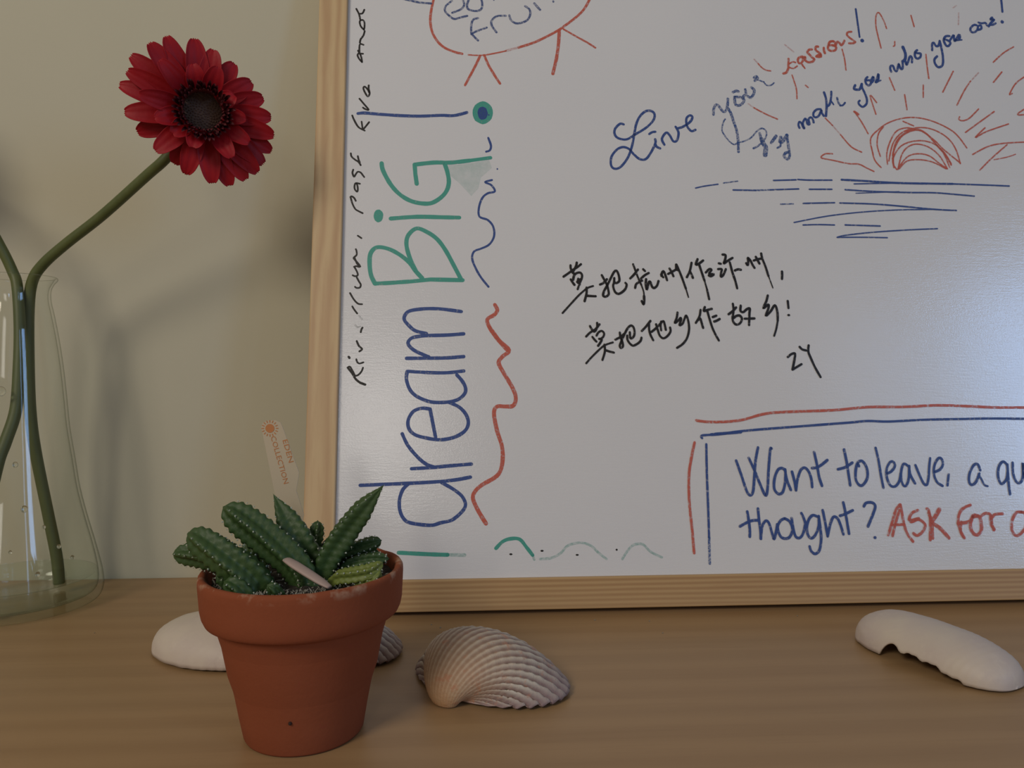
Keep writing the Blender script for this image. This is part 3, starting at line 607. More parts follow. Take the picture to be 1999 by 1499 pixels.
  ('black','c1.75',[283.7,234.9,286.3,237.4,288.0,236.9,286.1,233.9,289.6,233.7,287.5,232.1,285.8,232.6]),
  ('black','c1.76',[293.8,241.9,295.2,241.6]),
  ('black','c1.75',[293.0,237.5,295.7,237.5,295.1,234.9,294.7,231.9,296.5,232.9,298.7,237.5]),
  ('black','c1.76',[296.9,248.6,299.1,248.2,298.7,245.1,297.5,241.8,300.1,243.6,304.2,246.1]),
  ('black','c1.76',[302.0,242.6,303.5,235.0,305.2,228.9,306.3,223.1]),
  ('black','c1.76',[305.4,236.5,307.7,237.4,309.9,237.1]),
  ('black','c1.76',[314.2,242.1,315.3,240.6,315.8,243.7,315.7,246.2,317.5,244.2,318.8,241.1,320.2,238.6]),
  ('black','c1.77',[320.0,244.2,323.1,245.2,326.1,245.8]),
  ('black','c1.77',[321.7,247.0,323.0,244.2,324.1,241.9]),
  ('black','c1.77',[325.9,249.6,326.6,245.3,328.3,240.2,330.2,232.6]),
  ('black','c1.0',[330.2,232.6,332.9,223.5]),
  ('black','c1.77',[340.6,235.9,340.5,233.1,340.2,230.3]),
  ('black','c1.62',[194.4,187.1,197.1,189.8,200.0,191.7,201.5,192.7,204.3,196.1]),
  ('black','c1.62',[197.3,194.9,198.4,192.7,200.0,190.7]),
  ('black','c1.63',[202.6,197.1,202.5,194.1,201.5,191.7,200.5,190.7]),
  ('black','c1.62',[201.9,187.8,203.4,190.2,205.8,191.2,207.4,189.3,206.6,186.8,204.7,185.4]),
  ('black','c1.62',[198.9,186.8,200.3,184.9,201.7,183.4]),
  ('black','c1.62',[203.7,185.4,205.6,184.9,204.6,182.9,202.8,180.3]),
  ('black','c1.39',[193.9,167.7,197.6,171.8,202.5,176.6,206.4,180.0,209.3,181.5,213.5,182.8]),
  ('black','c1.62',[207.4,181.2,207.5,176.1,205.6,170.1]),
  ('black','c1.62',[208.2,177.1,211.1,176.1,213.9,175.4]),
  ('black','c1.63',[215.4,184.9,219.1,186.8,222.1,189.3]),
  ('black','c1.63',[218.8,190.0,219.1,186.8,220.4,182.9,220.6,180.0,219.1,178.8,218.4,180.5,219.5,183.4,221.6,187.8,224.2,192.7,226.7,195.1,228.6,194.2,229.4,191.2,229.0,187.8,227.3,185.9,226.1,186.3,226.0,190.2]),
  ('black','c1.63',[224.0,187.8,224.1,184.9,225.7,182.0,228.0,180.5,231.0,181.7,233.5,183.9,234.3,186.3]),
  ('black','c1.64',[234.7,191.2,237.7,194.2,241.3,198.6]),
  ('black','c1.64',[240.2,196.1,240.1,192.2,240.9,188.3,242.7,184.4]),
  ('black','c1.64',[241.7,190.5,244.5,192.7,248.0,196.1,250.5,198.4,251.4,196.6,252.2,192.0]),
  ('black','c1.64',[245.3,196.1,246.4,191.7,247.6,187.8,250.0,185.8,253.0,187.3,255.5,190.7,255.4,193.7]),
  ('black','c1.64',[249.1,198.1,248.5,195.2,248.8,191.7]),
  ('black','c1.65',[261.3,204.8,260.6,201.1,259.0,197.1,261.8,199.1,263.3,200.8,263.7,199.6,262.3,195.4,264.6,196.6,266.2,200.1,267.5,202.6,268.8,199.1,269.2,192.7,267.5,186.3,264.3,181.9,259.8,178.8]),
  ('black','c1.73',[278.3,206.8,277.3,202.0,274.4,197.2]),
  ('black','c1.73',[276.1,199.3,277.7,200.4,278.6,197.2,279.5,193.5]),
  ('black','c1.74',[281.6,208.9,280.7,206.0,283.4,206.8,286.6,207.6]),
  ('black','c1.73',[283.3,205.7,284.6,199.9,286.3,193.5,288.2,188.7]),
  ('black','c1.65',[288.2,188.7,290.5,184.2]),
  ('black','c1.73',[287.0,201.5,289.7,202.5]),
  ('black','c1.73',[287.9,198.2,289.8,198.8,292.0,200.1]),
  ('black','c1.74',[302.4,211.4,302.6,206.3,301.5,200.4,302.4,197.2,304.4,195.9,307.1,197.2,308.4,200.4,306.9,202.6,304.3,202.3,302.6,200.9]),
  ('black','c1.74',[298.8,203.6,301.8,205.8,304.6,208.7]),
  ('black','c1.75',[308.2,210.1,307.7,206.3,309.7,205.2,312.5,207.4,314.7,207.9,314.2,204.2,313.4,195.6]),
  ('black','c1.74',[310.5,200.3,317.7,200.5]),
  ('black','c1.76',[328.7,217.7,327.3,213.3,324.8,208.2,328.7,210.9,328.5,208.0,326.3,202.6,330.0,205.8,333.5,210.4,335.0,205.3,334.8,198.8]),
  ('black','c1.45',[334.8,198.8,333.4,193.0,331.4,187.6]),
  ('black','c1.76',[343.3,213.6,343.5,208.3]),
  ('black','o',[343.3,203.04,1.07,0.86]),
  ('black','c1.74',[340.4,172.0,343.2,174.1,345.9,174.4,345.0,169.6,343.2,162.8]),
  ('black','s1.73',[343.2,162.8,350.1,166.7]),
  ('black','c1.74',[349.7,179.4,351.4,177.6,354.3,176.8]),
  ('black','c1.75',[356.4,180.5,355.8,176.0,357.3,171.2,359.9,164.4,363.4,157.3]),
 ]),
 ('red and blue ruled box lines around the question', [
  ('red','c1.91',[271.1,126.5,279.1,125.4,291.7,125.4,304.3,126.7,319.7,130.7,334.9,132.1,370.6,133.2,396.4,135.3,422.2,135.3,448.2,136.3,474.1,135.4,493.6,134.5,539.7,134.3]),
  ('red','c1.9',[269.0,110.9,266.0,99.4,263.8,87.3,263.2,69.3,264.2,51.5,264.8,35.1]),
  ('blue','c1.69',[274.5,114.0,274.9,115.8,287.4,116.7,306.3,119.0,344.3,121.7,382.7,124.3,395.5,125.3,410.9,124.8,436.8,125.9,465.3,126.3,492.7,126.5,538.5,125.5]),
  ('blue','c2.2',[281.2,116.4,302.5,118.1]),
  ('blue','c1.68',[277.3,109.6,276.6,89.6,276.2,63.2,275.8,45.4]),
  ('fblue','c1.79',[275.8,45.4,275.3,27.9]),
 ]),
 ('blue handwriting reading Want to leave a qu... thought?', [
  ('blue','c1.98',[298.0,97.9,301.2,87.3,304.1,77.0,306.5,73.8,308.7,76.4,310.2,86.0,311.8,97.5,314.2,107.0]),
  ('blue','c1.98',[307.1,99.8,310.8,90.6,314.2,80.9,317.3,73.7,319.0,77.4,320.8,91.6,322.9,105.4,323.9,106.3]),
  ('blue','c1.99',[332.6,91.0,330.3,92.4,327.3,91.0,324.5,84.7,324.0,77.9,326.7,74.5,329.7,75.6,331.9,81.8,332.8,89.8]),
  ('blue','c1.99',[332.6,91.5,333.3,84.6,335.7,77.2]),
  ('blue','c1.99',[337.5,89.8,338.8,82.9,339.4,76.9]),
  ('blue','c1.98',[339.4,76.9,340.9,84.0,343.8,90.8,346.9,92.5,349.6,89.6,351.0,84.5,351.2,79.0]),
  ('blue','c2.01',[354.5,103.4,355.9,94.2,356.7,86.1,358.3,79.8]),
  ('blue','c2.0',[352.2,92.2,355.8,92.7,359.5,94.7,363.6,97.7]),
  ('blue','c2.02',[376.4,105.0,377.5,96.3,378.2,87.0,378.7,79.9]),
  ('blue','c2.0',[370.8,91.2,376.0,92.5,381.6,95.7]),
  ('blue','c2.01',[386.2,93.3,385.1,95.1,383.5,89.9,383.2,83.5,385.6,79.8,388.6,80.6,391.8,85.8,391.5,92.7,388.8,96.8,385.8,96.2]),
  ('blue','c1.96',[303.7,62.6,304.3,57.3,304.7,50.5,304.4,45.5]),
  ('blue','c1.95',[297.9,52.6,302.7,55.0,306.8,56.4,310.9,56.6]),
  ('blue','c1.96',[311.4,64.5,311.7,56.0,312.2,49.3,312.1,44.0]),
  ('blue','c1.95',[312.2,44.9,313.5,52.1,316.1,56.0,318.4,54.8,320.2,48.1,321.4,43.6,323.2,48.6,324.4,53.6]),
  ('blue','c1.97',[329.6,57.5,326.6,55.8,324.5,51.4,325.9,45.8,329.2,43.8,332.8,45.1,334.9,50.1,333.5,55.2,330.2,57.5]),
  ('blue','c1.97',[334.9,57.7,335.5,50.7,336.9,45.1,339.7,44.2,342.3,47.2,344.2,53.3,343.6,57.3,342.1,61.0]),
  ('blue','c1.98',[353.7,58.3,350.2,59.5,347.1,56.7,345.2,51.1,345.7,46.0,347.9,43.8,350.9,46.0,353.8,52.1,354.3,58.8]),
  ('blue','c1.98',[354.3,58.8,354.8,51.0,354.8,43.1,353.1,35.9,350.0,33.2,347.2,34.9,346.3,38.2]),
  ('blue','c1.98',[357.5,62.8,358.6,54.3,359.6,45.0]),
  ('blue','c1.97',[359.6,45.0,362.1,53.1,364.8,58.1,367.7,57.0,369.6,51.9,370.9,46.2]),
  ('blue','c1.99',[372.7,68.0,373.8,59.7,374.4,52.9,375.0,46.5]),
  ('blue','c1.98',[369.6,58.9,373.2,60.0,379.0,62.5]),
  ('blue','c2.0',[387.3,65.2,389.2,67.5,393.4,67.7,395.5,65.1,393.3,59.5,389.0,51.3]),
  ('blue','o',[393.41,43.55,1.18,1.07]),
  ('blue','c1.88',[399.5,106.0,400.8,97.2,401.6,86.8,402.6,77.9]),
  ('blue','c1.87',[406.5,87.9,409.7,89.6,412.4,93.1,411.5,96.0,409.1,95.7,406.3,91.4,405.7,85.6,407.6,79.8,411.0,78.7,414.4,82.1,416.1,87.8]),
  ('blue','c1.88',[422.0,93.0,419.2,94.7,417.0,90.7,416.1,84.9,417.1,79.7,419.5,79.4,421.8,84.9,422.9,93.0]),
  ('blue','c1.88',[422.6,93.0,423.2,86.6,425.9,80.8]),
  ('blue','c1.88',[427.5,93.5,429.8,86.5,432.2,80.7,434.5,79.8,436.2,84.7,437.7,93.4,438.8,98.3]),
  ('blue','c1.88',[441.5,88.7,445.3,90.4,447.7,93.9,447.2,97.7,444.9,98.3,441.7,93.9,440.4,87.6,441.9,81.8,445.8,78.8]),
  ('blue','c1.88',[451.2,86.9,449.5,79.1]),
  ('blue','c1.9',[474.8,89.5,473.5,93.6,470.4,93.1,466.7,87.3,465.7,81.5,467.6,79.2,470.9,81.5,473.9,87.2]),
  ('blue','c1.51',[473.3,86.7,475.2,82.6,476.7,79.1,479.0,78.2]),
  ('blue','c1.9',[495.3,92.9,492.6,95.5,489.1,92.3,487.5,85.9,488.4,80.7,490.1,79.8,493.5,83.0,495.0,88.2]),
  ('blue','c1.91',[495.4,93.4,494.9,84.1,494.7,77.7,494.9,72.2]),
  ('blue','c1.91',[499.5,94.6,498.9,87.0,500.6,81.1,503.6,80.5,506.0,85.2,507.1,94.5,506.8,86.9,507.9,81.1]),
 ]),
 ('red capital handwriting reading ASK FOR a', [
  ('red','c2.01',[413.4,66.0,410.1,62.1,407.0,54.8,403.1,45.2]),
  ('red','c1.99',[406.0,44.6,409.2,53.6,412.7,62.1]),
  ('red','c2.01',[413.7,66.0,414.2,62.0,415.1,52.9,416.8,46.1,420.4,40.5]),
  ('red','c2.0',[406.1,51.9,410.3,52.2,415.1,52.4]),
  ('red','c2.01',[426.1,61.9,421.8,60.2,419.3,56.3,420.6,54.0,425.5,55.6,428.9,53.9,430.4,51.0,427.5,46.6,423.8,44.6,421.3,46.1]),
  ('red','c2.23',[419.2,55.7,421.3,55.1,426.1,56.2]),
  ('red','c2.01',[432.8,62.9,433.9,61.8,434.5,56.1,433.7,48.7,433.0,41.4]),
  ('red','c2.24',[433.7,60.1,435.4,53.2,434.8,42.5]),
  ('red','c2.99',[441.7,62.3,438.2,57.2,435.5,54.4]),
  ('red','c2.6',[435.4,53.2,440.4,49.8,444.1,45.8,446.5,42.6]),
  ('red','c2.03',[464.8,65.1,459.8,63.2,456.4,59.8,454.6,54.1,455.4,47.9,457.8,42.4]),
  ('red','c2.02',[456.9,53.5,455.6,47.3,457.0,43.3]),
  ('red','c2.43',[454.4,52.4,462.9,53.7,466.4,57.9,469.3,57.3]),
  ('red','c2.44',[465.7,57.4,463.3,51.7,463.9,46.6,467.2,44.3,470.6,47.1,471.2,52.8,469.9,57.3,465.7,56.8]),
  ('red','c2.03',[471.7,57.3,475.6,59.3,479.0,57.8,479.0,52.6,479.9,47.5]),
  ('red','c2.03',[480.1,56.6,482.1,58.3,487.6,58.8]),
  ('red','c2.25',[478.9,57.2,478.6,51.5,480.3,48.1]),
  ('red','c2.04',[501.6,59.8,497.9,59.3,494.3,54.2,493.2,47.9,494.8,43.9,497.8,43.8,502.5,47.8,505.0,53.4,504.5,58.6,501.6,59.8]),
 ]),
]

def stroke(acc, k, P, eps):
    y = REC-eps
    if k == 'o':
        x, z, rx, rz = [q/1000 for q in P]; n = 24
        v = [(x+rx*cos(2*pi*i/n)*random.uniform(.95, 1.03), y, z+rz*sin(2*pi*i/n)*random.uniform(.95, 1.03)) for i in range(n)]
        acc.add((v, [tuple(range(n))])); return
    if k[0] == 'p':
        acc.add(([(P[i]/1000, y, P[i+1]/1000) for i in range(0, len(P), 2)], [tuple(range(len(P)//2))])); return
    hw = float(k[1:])/2000
    pts = [Vector((P[i]/1000, P[i+1]/1000, 0)) for i in range(0, len(P), 2)]
    C = spline(pts, 5) if k[0] == 'c' else [p for a, b_ in zip(pts, pts[1:]) for p in (a, a.lerp(b_, .33), a.lerp(b_, .66))]+[pts[-1]]
    ph = random.uniform(0, 50)
    d0 = (C[1]-C[0]).normalized(); d1 = (C[-1]-C[-2]).normalized()
    Q = [(C[0]-d0*hw*.95, .35), (C[0]-d0*hw*.6, .8)]+[(c, 1) for c in C]+[(C[-1]+d1*hw*.6, .8), (C[-1]+d1*hw*.95, .35)]
    v = []; f = []
    for i, (c, s) in enumerate(Q):
        a = Q[max(i-1, 0)][0]; b_ = Q[min(i+1, len(Q)-1)][0]; d = (b_-a)
        d = d.normalized() if d.length > 1e-9 else d0
        nn = Vector((-d.y, d.x, 0)); h = hw*s*(1+.13*noise.noise(Vector((c.x*220+ph, c.y*220, ph))))
        p, q = c+nn*h, c-nn*h
        v += [(p.x, y, p.y), (q.x, y, q.y)]
        if i: f.append((2*i-2, 2*i-1, 2*i+1, 2*i))
    acc.add((v, f))
eps = .00004
for label, rows in WRITING:
    by = {}
    for col, k, P in rows:
        eps += .0000012
        stroke(by.setdefault(col, Acc()), k, P, eps)
    first = None
    # one drawing or line of writing is one part; its dry or second-colour strokes are slots of the same mesh
    A = Acc(); mats = []; idx = []
    for col, a in by.items():
        idx += [len(mats)]*len(a.f); mats.append(INK[col]); A.add((a.v, a.f))
    o = A.mk('marker_writing', None, wb, smooth=False); o['label'] = label
    for m_ in mats: o.data.materials.append(m_)
    o.data.polygons.foreach_set('material_index', idx)

# ------------------------------------------------------------------ terracotta pot with cacti
POT = Vector((-.0766, .3421, 0))
pp = thing('potted_cactus', 'small terracotta pot planted with a clump of white-flecked green cactus', 'potted plant', POT)
prof = [(.0, .0002), (.0235, .0002), (.0262, .0006), (.0267, .0016), (.0300, .020), (.0345, .0400), (.0378, .0515), (.0384, .0530), (.0408, .0537), (.0426, .0548), (.0436, .0570), (.0442, .0600), (.0447, .0670),
        (.0450, .0715), (.04495, .0735), (.0442, .0747), (.0430, .0749), (.0418, .0742), (.0411, .0725), (.0405, .0680), (.0385, .0600), (.0330, .03), (.0250, .006), (.0, .006)]
C2 = []
for i in range(len(prof)-1):
    a, b_ = prof[i], prof[i+1]; C2 += [a, ((a[0]+b_[0])/2, (a[1]+b_[1])/2)]
C2.append(prof[-1])
v, f = lathe(C2, 128)
v2 = []
for x, y, z in v:
    d = noise.noise(Vector((x*45, y*45, z*45)))*.0003
    r = sqrt(x*x+y*y) or 1
    if z > .072: d += -.0006*max(0, noise.noise(Vector((x*120+3, y*120, 5)))-.15)
    v2.append((x+x/r*d, y+y/r*d, max(z+(d if z > .072 else 0), .0002)))
mk('pot', v2, f, M_POT, pp)
h = sphere((.0005, -.0295, .0165), .0008, 8, 5); mk('dark_speck', *h, mat('dark_stain', (.03, .012, .008), .9)[0], pp)
A = Acc(); n = 60; rings = 16
vs = [(0, 0, .0692)]; fs = []
for j in range(1, rings+1):
    r = .0404*j/rings
    for i in range(n):
        a = 2*pi*i/n; x, y = r*cos(a), r*sin(a)
        vs.append((x, y, .0688+.0016*noise.noise(Vector((x*160, y*160, 2)))+.0009*noise.noise(Vector((x*600, y*600, 7)))))
for i in range(n):
    fs.append((0, 1+i, 1+(i+1) % n))
    for j in range(rings-1): a = 1+j*n; fs.append((a+i, a+n+i, a+n+(i+1) % n, a+(i+1) % n))
soil = mk('soil', vs, fs, M_SOIL, pp)
A = Acc()
for i in range(640):
    r = .0395*sqrt(random.random()); a = random.uniform(0, 2*pi)
    if i < 380: a = random.uniform(pi*1.05, 1.75*pi); r = random.uniform(.022, .0395)
    s = random.uniform(.0003, .0008)
    c = Vector((r*cos(a), r*sin(a), .0702+random.uniform(0, .0006)))
    d = Vector((random.gauss(0, 1), random.gauss(0, 1), random.gauss(0, 1))).normalized(); e = d.orthogonal().normalized()
    L_ = s*random.choice((1, 1, 2.6)); q = d.cross(e)
    A.add(([c+d*L_, c-d*L_, c+e*s*.6, c-e*s*.6, c+q*s*.6, c-q*s*.6], [(0, 2, 4), (0, 4, 3), (0, 3, 5), (0, 5, 2), (1, 4, 2), (1, 3, 4), (1, 5, 3), (1, 2, 5)]))
o = A.mk('soil_grit', M_GRIT, soil, smooth=False); o['kind'] = 'stuff'

def cactus(P, R, mtl, ribs=5, teeth=1.0, twist=.5, label=None, spines=True):
    P = [Vector(p)-POT for p in P]
    C = spline(P, 16); T, N = frames(C); n = ribs*8; v = []; f = []; L_ = 0; S = Acc(); acc_s = [0]
    for i in range(1, len(C)): L_ += (C[i]-C[i-1]).length; acc_s.append(L_)
    pitch = .0036*teeth
    nxt = pitch
    for i, c in enumerate(C):
        t = acc_s[i]/L_; r = lerp_list(R, t)
        r *= sqrt(max(0.02, 1-max(0, (t-.80)/.2)**2.4)) if len(R) > 2 else 1
        b_ = T[i].cross(N[i]); tw = twist*t
        tooth = .5+.5*cos(2*pi*acc_s[i]/pitch)
        for k in range(n):
            a = 2*pi*k/n; rc = cos(ribs*a/1.0)
            rr = r*(.78+.22*rc*(.55+.45*tooth)+.05*max(0, rc)*tooth)
            v.append(c+N[i]*(rr*cos(a+tw))+b_*(rr*sin(a+tw)))
    m_ = len(C)
    for i in range(m_-1):
        for k in range(n): f.append((i*n+k, i*n+(k+1) % n, (i+1)*n+(k+1) % n, (i+1)*n+k))
    v.append(C[-1]+T[-1]*.0006)
    for k in range(n): f.append((len(v)-1, (m_-1)*n+k, (m_-1)*n+(k+1) % n))
    o = mk('cactus_stem', v, f, mtl, pp)
    if label: o['label'] = label
    if spines:
        s = pitch*.6
        while s < L_:
            i = min(range(m_), key=lambda q: abs(acc_s[q]-s)); t = acc_s[i]/L_
            r = lerp_list(R, t)*sqrt(max(0.02, 1-max(0, (t-.80)/.2)**2.4)) if len(R) > 2 else lerp_list(R, t)
            b_ = T[i].cross(N[i]); tw = twist*t
            for k in range(ribs):
                if random.random() < .12: continue
                a = 2*pi*k/ribs+tw+random.gauss(0, .04); d = N[i]*cos(a)+b_*sin(a); c = C[i]+d*(r*1.03)
                S.add(sphere(c, random.uniform(.00022, .00042), 6, 4))
                for q in range(5):
                    e = (d*.5+Vector((random.gauss(0, 1), random.gauss(0, 1), random.gauss(0, 1)))*.6).normalized(); l = random.uniform(.0006, .0013)
                    x = e.orthogonal().normalized()*.00006; y = e.cross(x)
                    S.add(([c+x, c-x*.5+y, c-x*.5-y, c+e*l], [(0, 1, 3), (1, 2, 3), (2, 0, 3)]))
            s += pitch
        so = S.mk('spines', M_SPINE, o, smooth=False); so['kind'] = 'stuff'
    return o
# from the left side of the pot round to the right
cactus([(-.072, .335, .060), (-.0770, .335, .0755), (-.0892, .335, .0880), (-.1010, .335, .0975), (-.1095, .335, .1035)], [.0068, .0076, .0082, .0080, .0070], M_CACT, 5, 1.0)
cactus([(-.088, .328, .060), (-.0935, .323, .0745), (-.1020, .321, .0828), (-.1115, .322, .0895), (-.1210, .325, .0945)], [.0070, .0078, .0080, .0074, .0060], M_CACT, 5, 1.0)
cactus([(-.101, .338, .060), (-.1085, .336, .0770), (-.1200, .335, .0822), (-.1315, .335, .0830)], [.0046, .0056, .0058, .0050], M_CACT, 5, .8)
cactus([(-.071, .350, .060), (-.0742, .348, .0740), (-.0800, .348, .0860), (-.0865, .350, .0962), (-.0924, .352, .1062)], [.0066, .0084, .0086, .0064, .0006], M_CACT, 4, 1.0)
cactus([(-.098, .352, .060), (-.1010, .353, .0760), (-.1050, .354, .0850)], [.0048, .0056, .0046], M_CACT, 5, .9)
cactus([(-.092, .318, .060), (-.0965, .3155, .0715), (-.1030, .3150, .0760)], [.0042, .0050, .0042], M_CACT, 5, .8)
cactus([(-.078, .343, .060), (-.0790, .3430, .0760), (-.0840, .3440, .0840)], [.0048, .0054, .0044], M_CACT, 5, .9)
cactus([(-.0745, .352, .070), (-.0742, .353, .0810), (-.0732, .354, .0872), (-.0727, .355, .0926)], [.0034, .0036, .0040, .0032], M_CACT, 5, .7)
cactus([(-.070, .341, .060), (-.0655, .340, .0770), (-.0575, .340, .0898), (-.0483, .338, .1018), (-.0393, .335, .1125)], [.0052, .0062, .0072, .0058, .0008], M_CACT, 4, 1.0, twist=.2)
cactus([(-.069, .356, .064), (-.0640, .355, .0738), (-.0547, .352, .0795), (-.0425, .350, .0842)], [.0036, .0040, .0042, .0036], M_CACT, 5, .8)
cactus([(-.062, .347, .062), (-.0568, .345, .0730), (-.0474, .345, .0765), (-.0385, .345, .0768)], [.0034, .0038, .0038, .0028], M_CACT, 5, .8)
cactus([(-.063, .333, .064), (-.0588, .329, .0722), (-.0504, .3255, .0748), (-.0438, .325, .0765), (-.0392, .327, .0798)], [.0030, .0036, .0040, .0040, .0030], M_LIME, 5, .8, label='yellow-green cactus stem')
cactus([(-.053, .328, .064), (-.0475, .325, .0700), (-.0430, .324, .0735), (-.0398, .3245, .0772)], [.0028, .0034, .0034, .0026], M_LIME, 5, .8, label='yellow-green cactus stem')
cactus([(-.088, .360, .062), (-.0885, .360, .0800), (-.0930, .362, .0892)], [.0030, .0036, .0030], M_CACT, 5, .8)
cactus([(-.073, .361, .064), (-.0706, .362, .0775), (-.0690, .362, .0822)], [.0026, .0030, .0024], M_BROWN, 5, .8, label='withered brown cactus stub')
cactus([(-.060, .362, .064), (-.052, .358, .0740), (-.0435, .352, .0775)], [.0026, .0032, .0026], M_CACT, 5, .8)
cactus([(-.100, .330, .060), (-.1050, .327, .0720), (-.1090, .326, .0775)], [.0040, .0046, .0038], M_CACT, 5, .8)
cactus([(-.080, .322, .060), (-.0820, .3165, .0705), (-.0850, .3140, .0745)], [.0026, .0034, .0028], M_CACT, 5, .8)

# grey-pink stick lying across the soil
a, b_ = Vector((-.0812, .3290, .0815)), Vector((-.0600, .3170, .0722))
d = (b_-a).normalized(); e = Vector((0, 0, 1)).cross(d).normalized(); u = d.cross(e)
st = thing('plastic_stick', 'short grey-pink plastic stick lying among the cactus stems in the pot', 'stick', a)
v, f = tube([Vector((0, 0, 0)), (b_-a)*.3, (b_-a)*.7, (b_-a)], [.0022, .0029, .0029, .0026, .0014], 12)
v = [p-u*(p.dot(u))*.55 if hasattr(p, 'dot') else p for p in v]
mk('stick_body', v, f, M_STICK, st)

# plant label with print
TG = Vector((-.0905, .374, .0640))
tg = thing('plant_label', 'narrow cream plastic plant label with orange sun and lettering, standing behind the cacti', 'plant label', TG)
out = [(-.0042, 0), (.0008, 0), (.0072, .0280), (.0035, .0400), (.0050, .0490), (-.0030, .0722), (-.0038, .0740), (-.0062, .0752), (-.0105, .0750), (-.0126, .0738), (-.0132, .0718), (-.0072, .0400), (-.0045, .0280)]
n = len(out); v = [(x, 0, z) for x, z in out]+[(x, .0006, z) for x, z in out]
f = [tuple(range(n)), tuple(range(2*n-1, n-1, -1))]+[(i, n+i, n+(i+1) % n, (i+1) % n) for i in range(n)]
mk('label_strip', v, f, M_TAG, tg, smooth=False)
def text_mesh(s, size):
    c = bpy.data.curves.new('t', 'FONT'); c.body = s; c.size = size; c.align_x = 'LEFT'; c.resolution_u = 2
    o = bpy.data.objects.new('t', c); COL.objects.link(o); bpy.context.view_layer.update()
    me = bpy.data.meshes.new_from_object(o.evaluated_get(bpy.context.evaluated_depsgraph_get()))
    bpy.data.objects.remove(o); bpy.data.curves.remove(c); return me
ang = radians(-75)      # reads downwards along the strip
for s, x, z, size, wd in (('EDEN', -.0030, .0655, .0036, 1.35), ('COLLECTION', -.0088, .0672, .0036, 1.12)):
    me = text_mesh(s, size); v = []
    for q in me.vertices:
        px, py = q.co.x*wd, q.co.y
        v.append((x+px*cos(ang)-py*sin(ang), -.00012, z+px*sin(ang)+py*cos(ang)))
    mk('printed_lettering', v, [tuple(p.vertices) for p in me.polygons], M_PRINT, tg, smooth=False)
A = Acc(); cx, cz = -.0090, .0712
A.add(([(cx+.0022*cos(2*pi*i/20), -.00012, cz+.0022*sin(2*pi*i/20)) for i in range(20)], [tuple(range(20))]))
for i in range(16):
    a = 2*pi*i/16; d = Vector((cos(a), 0, sin(a))); e = Vector((-sin(a), 0, cos(a))); c = Vector((cx, -.00012, cz))
    A.add(([c+d*.0029-e*.00022, c+d*.0041-e*.00022, c+d*.0041+e*.00022, c+d*.0029+e*.00022], [(0, 1, 2, 3)]))
A.mk('printed_sun', M_PRINT, tg, smooth=False)

# ------------------------------------------------------------------ glass flask vase
VX, VY = -.314, .533
vs_ = thing('glass_vase', 'clear conical glass flask used as a vase, holding flower stems', 'vase', (VX, VY, 0))
outer = [(0, .0003), (.040, .0003), (.0465, .0008), (.0495, .0030), (.0510, .0070), (.0514, .0110), (.0508, .0180), (.0493, .0260), (.0457, .0420), (.0411, .0610), (.0372, .0800), (.0346, .1000), (.0316, .1230), (.0301, .1430), (.0284, .1640), (.0261, .1840),
         (.0234, .2015), (.0217, .2105), (.0213, .2160), (.0219, .2205), (.0236, .2240), (.0254, .2262), (.0258, .2275), (.0252, .2284)]
inner = [(.0240, .2276), (.0222, .2245), (.0203, .2205), (.0196, .2160), (.0199, .2105), (.0215, .2015), (.0242, .1840), (.0265, .1640), (.0282, .1430), (.0297, .1230), (.0327, .1000), (.0353, .0800), (.0392, .0610), (.0437, .0420), (.0470, .0260), (.0480, .0150), (.0470, .0085), (.0430, .0055), (.030, .0045), (0, .0042)]
def smooth_prof(P, sub=4): return [(max(q.x, 0), q.y) for q in spline([(a, b_, 0) for a, b_ in P], sub)]
v, f = lathe(smooth_prof(outer)+smooth_prof(inner), 128)
mk('flask', v, f, M_GLASS, vs_)
wat = [(0, .0041), (.030, .0044), (.0431, .0054), (.0471, .0084), (.0482, .0150), (.0478, .0195), (.0476, .0200), (.0466, .0192), (0, .0190)]
v, f = lathe([(a, b_) for a, b_ in wat], 96); mk('water', v, f, M_WATER, vs_)
for a, z, r, s in ((-78, .150, .0270, .0022), (-62, .102, .0342, .0013), (-55, .073, .0383, .0016), (-48, .031, .0480, .0013), (-40, .060, .0410, .0009), (-30, .046, .0446, .0010), (-20, .037, .0468, .0010), (-66, .047, .0443, .0008), (-85, .040, .0458, .0008)):
    a = radians(a); v, f = sphere((r*cos(a), r*sin(a), z), s*1.25, 14, 10, 1.2); mk('water_drop', v, f, M_DROP, vs_)

# ------------------------------------------------------------------ gerberas
def petal(length, width, base_r, lift, curl, notch, seed):
    rs = random.Random(seed); nu, nv = 11, 7; v = []; f = []
    sag = rs.uniform(-.15, .15); tw = rs.uniform(-.35, .35)
    for i in range(nu):
        t = i/(nu-1); w_ = width*.5*(.34+.70*sin(pi*min(1, t*.66+.12))**.9)*(1-.30*max(0, t-.55)/.45)*(1 if t < .84 else sqrt(max(.0, 1-((t-.84)/.175)**2)))
        for k in range(nv):
            s = k/(nv-1)*2-1
            x = base_r+(length-base_r)*t
            if i == nu-1: x += -notch*length*.05*abs(cos(s*pi*1.5))+.0004*rs.uniform(-1, 1)
            z = lift*sin(t*pi*.55)*.012-curl*t*t*.010+.0012*s*s*(1-t*.5)-.0005*cos(s*pi*3)*sin(pi*t)+.002*sag*sin(t*pi)
            y = s*w_; z += y*tw*t
            v.append((x, y, z))
    for i in range(nu-1):
        for k in range(nv-1): a = i*nv+k; f.append((a, a+1, a+nv+1, a+nv))
    return v, f
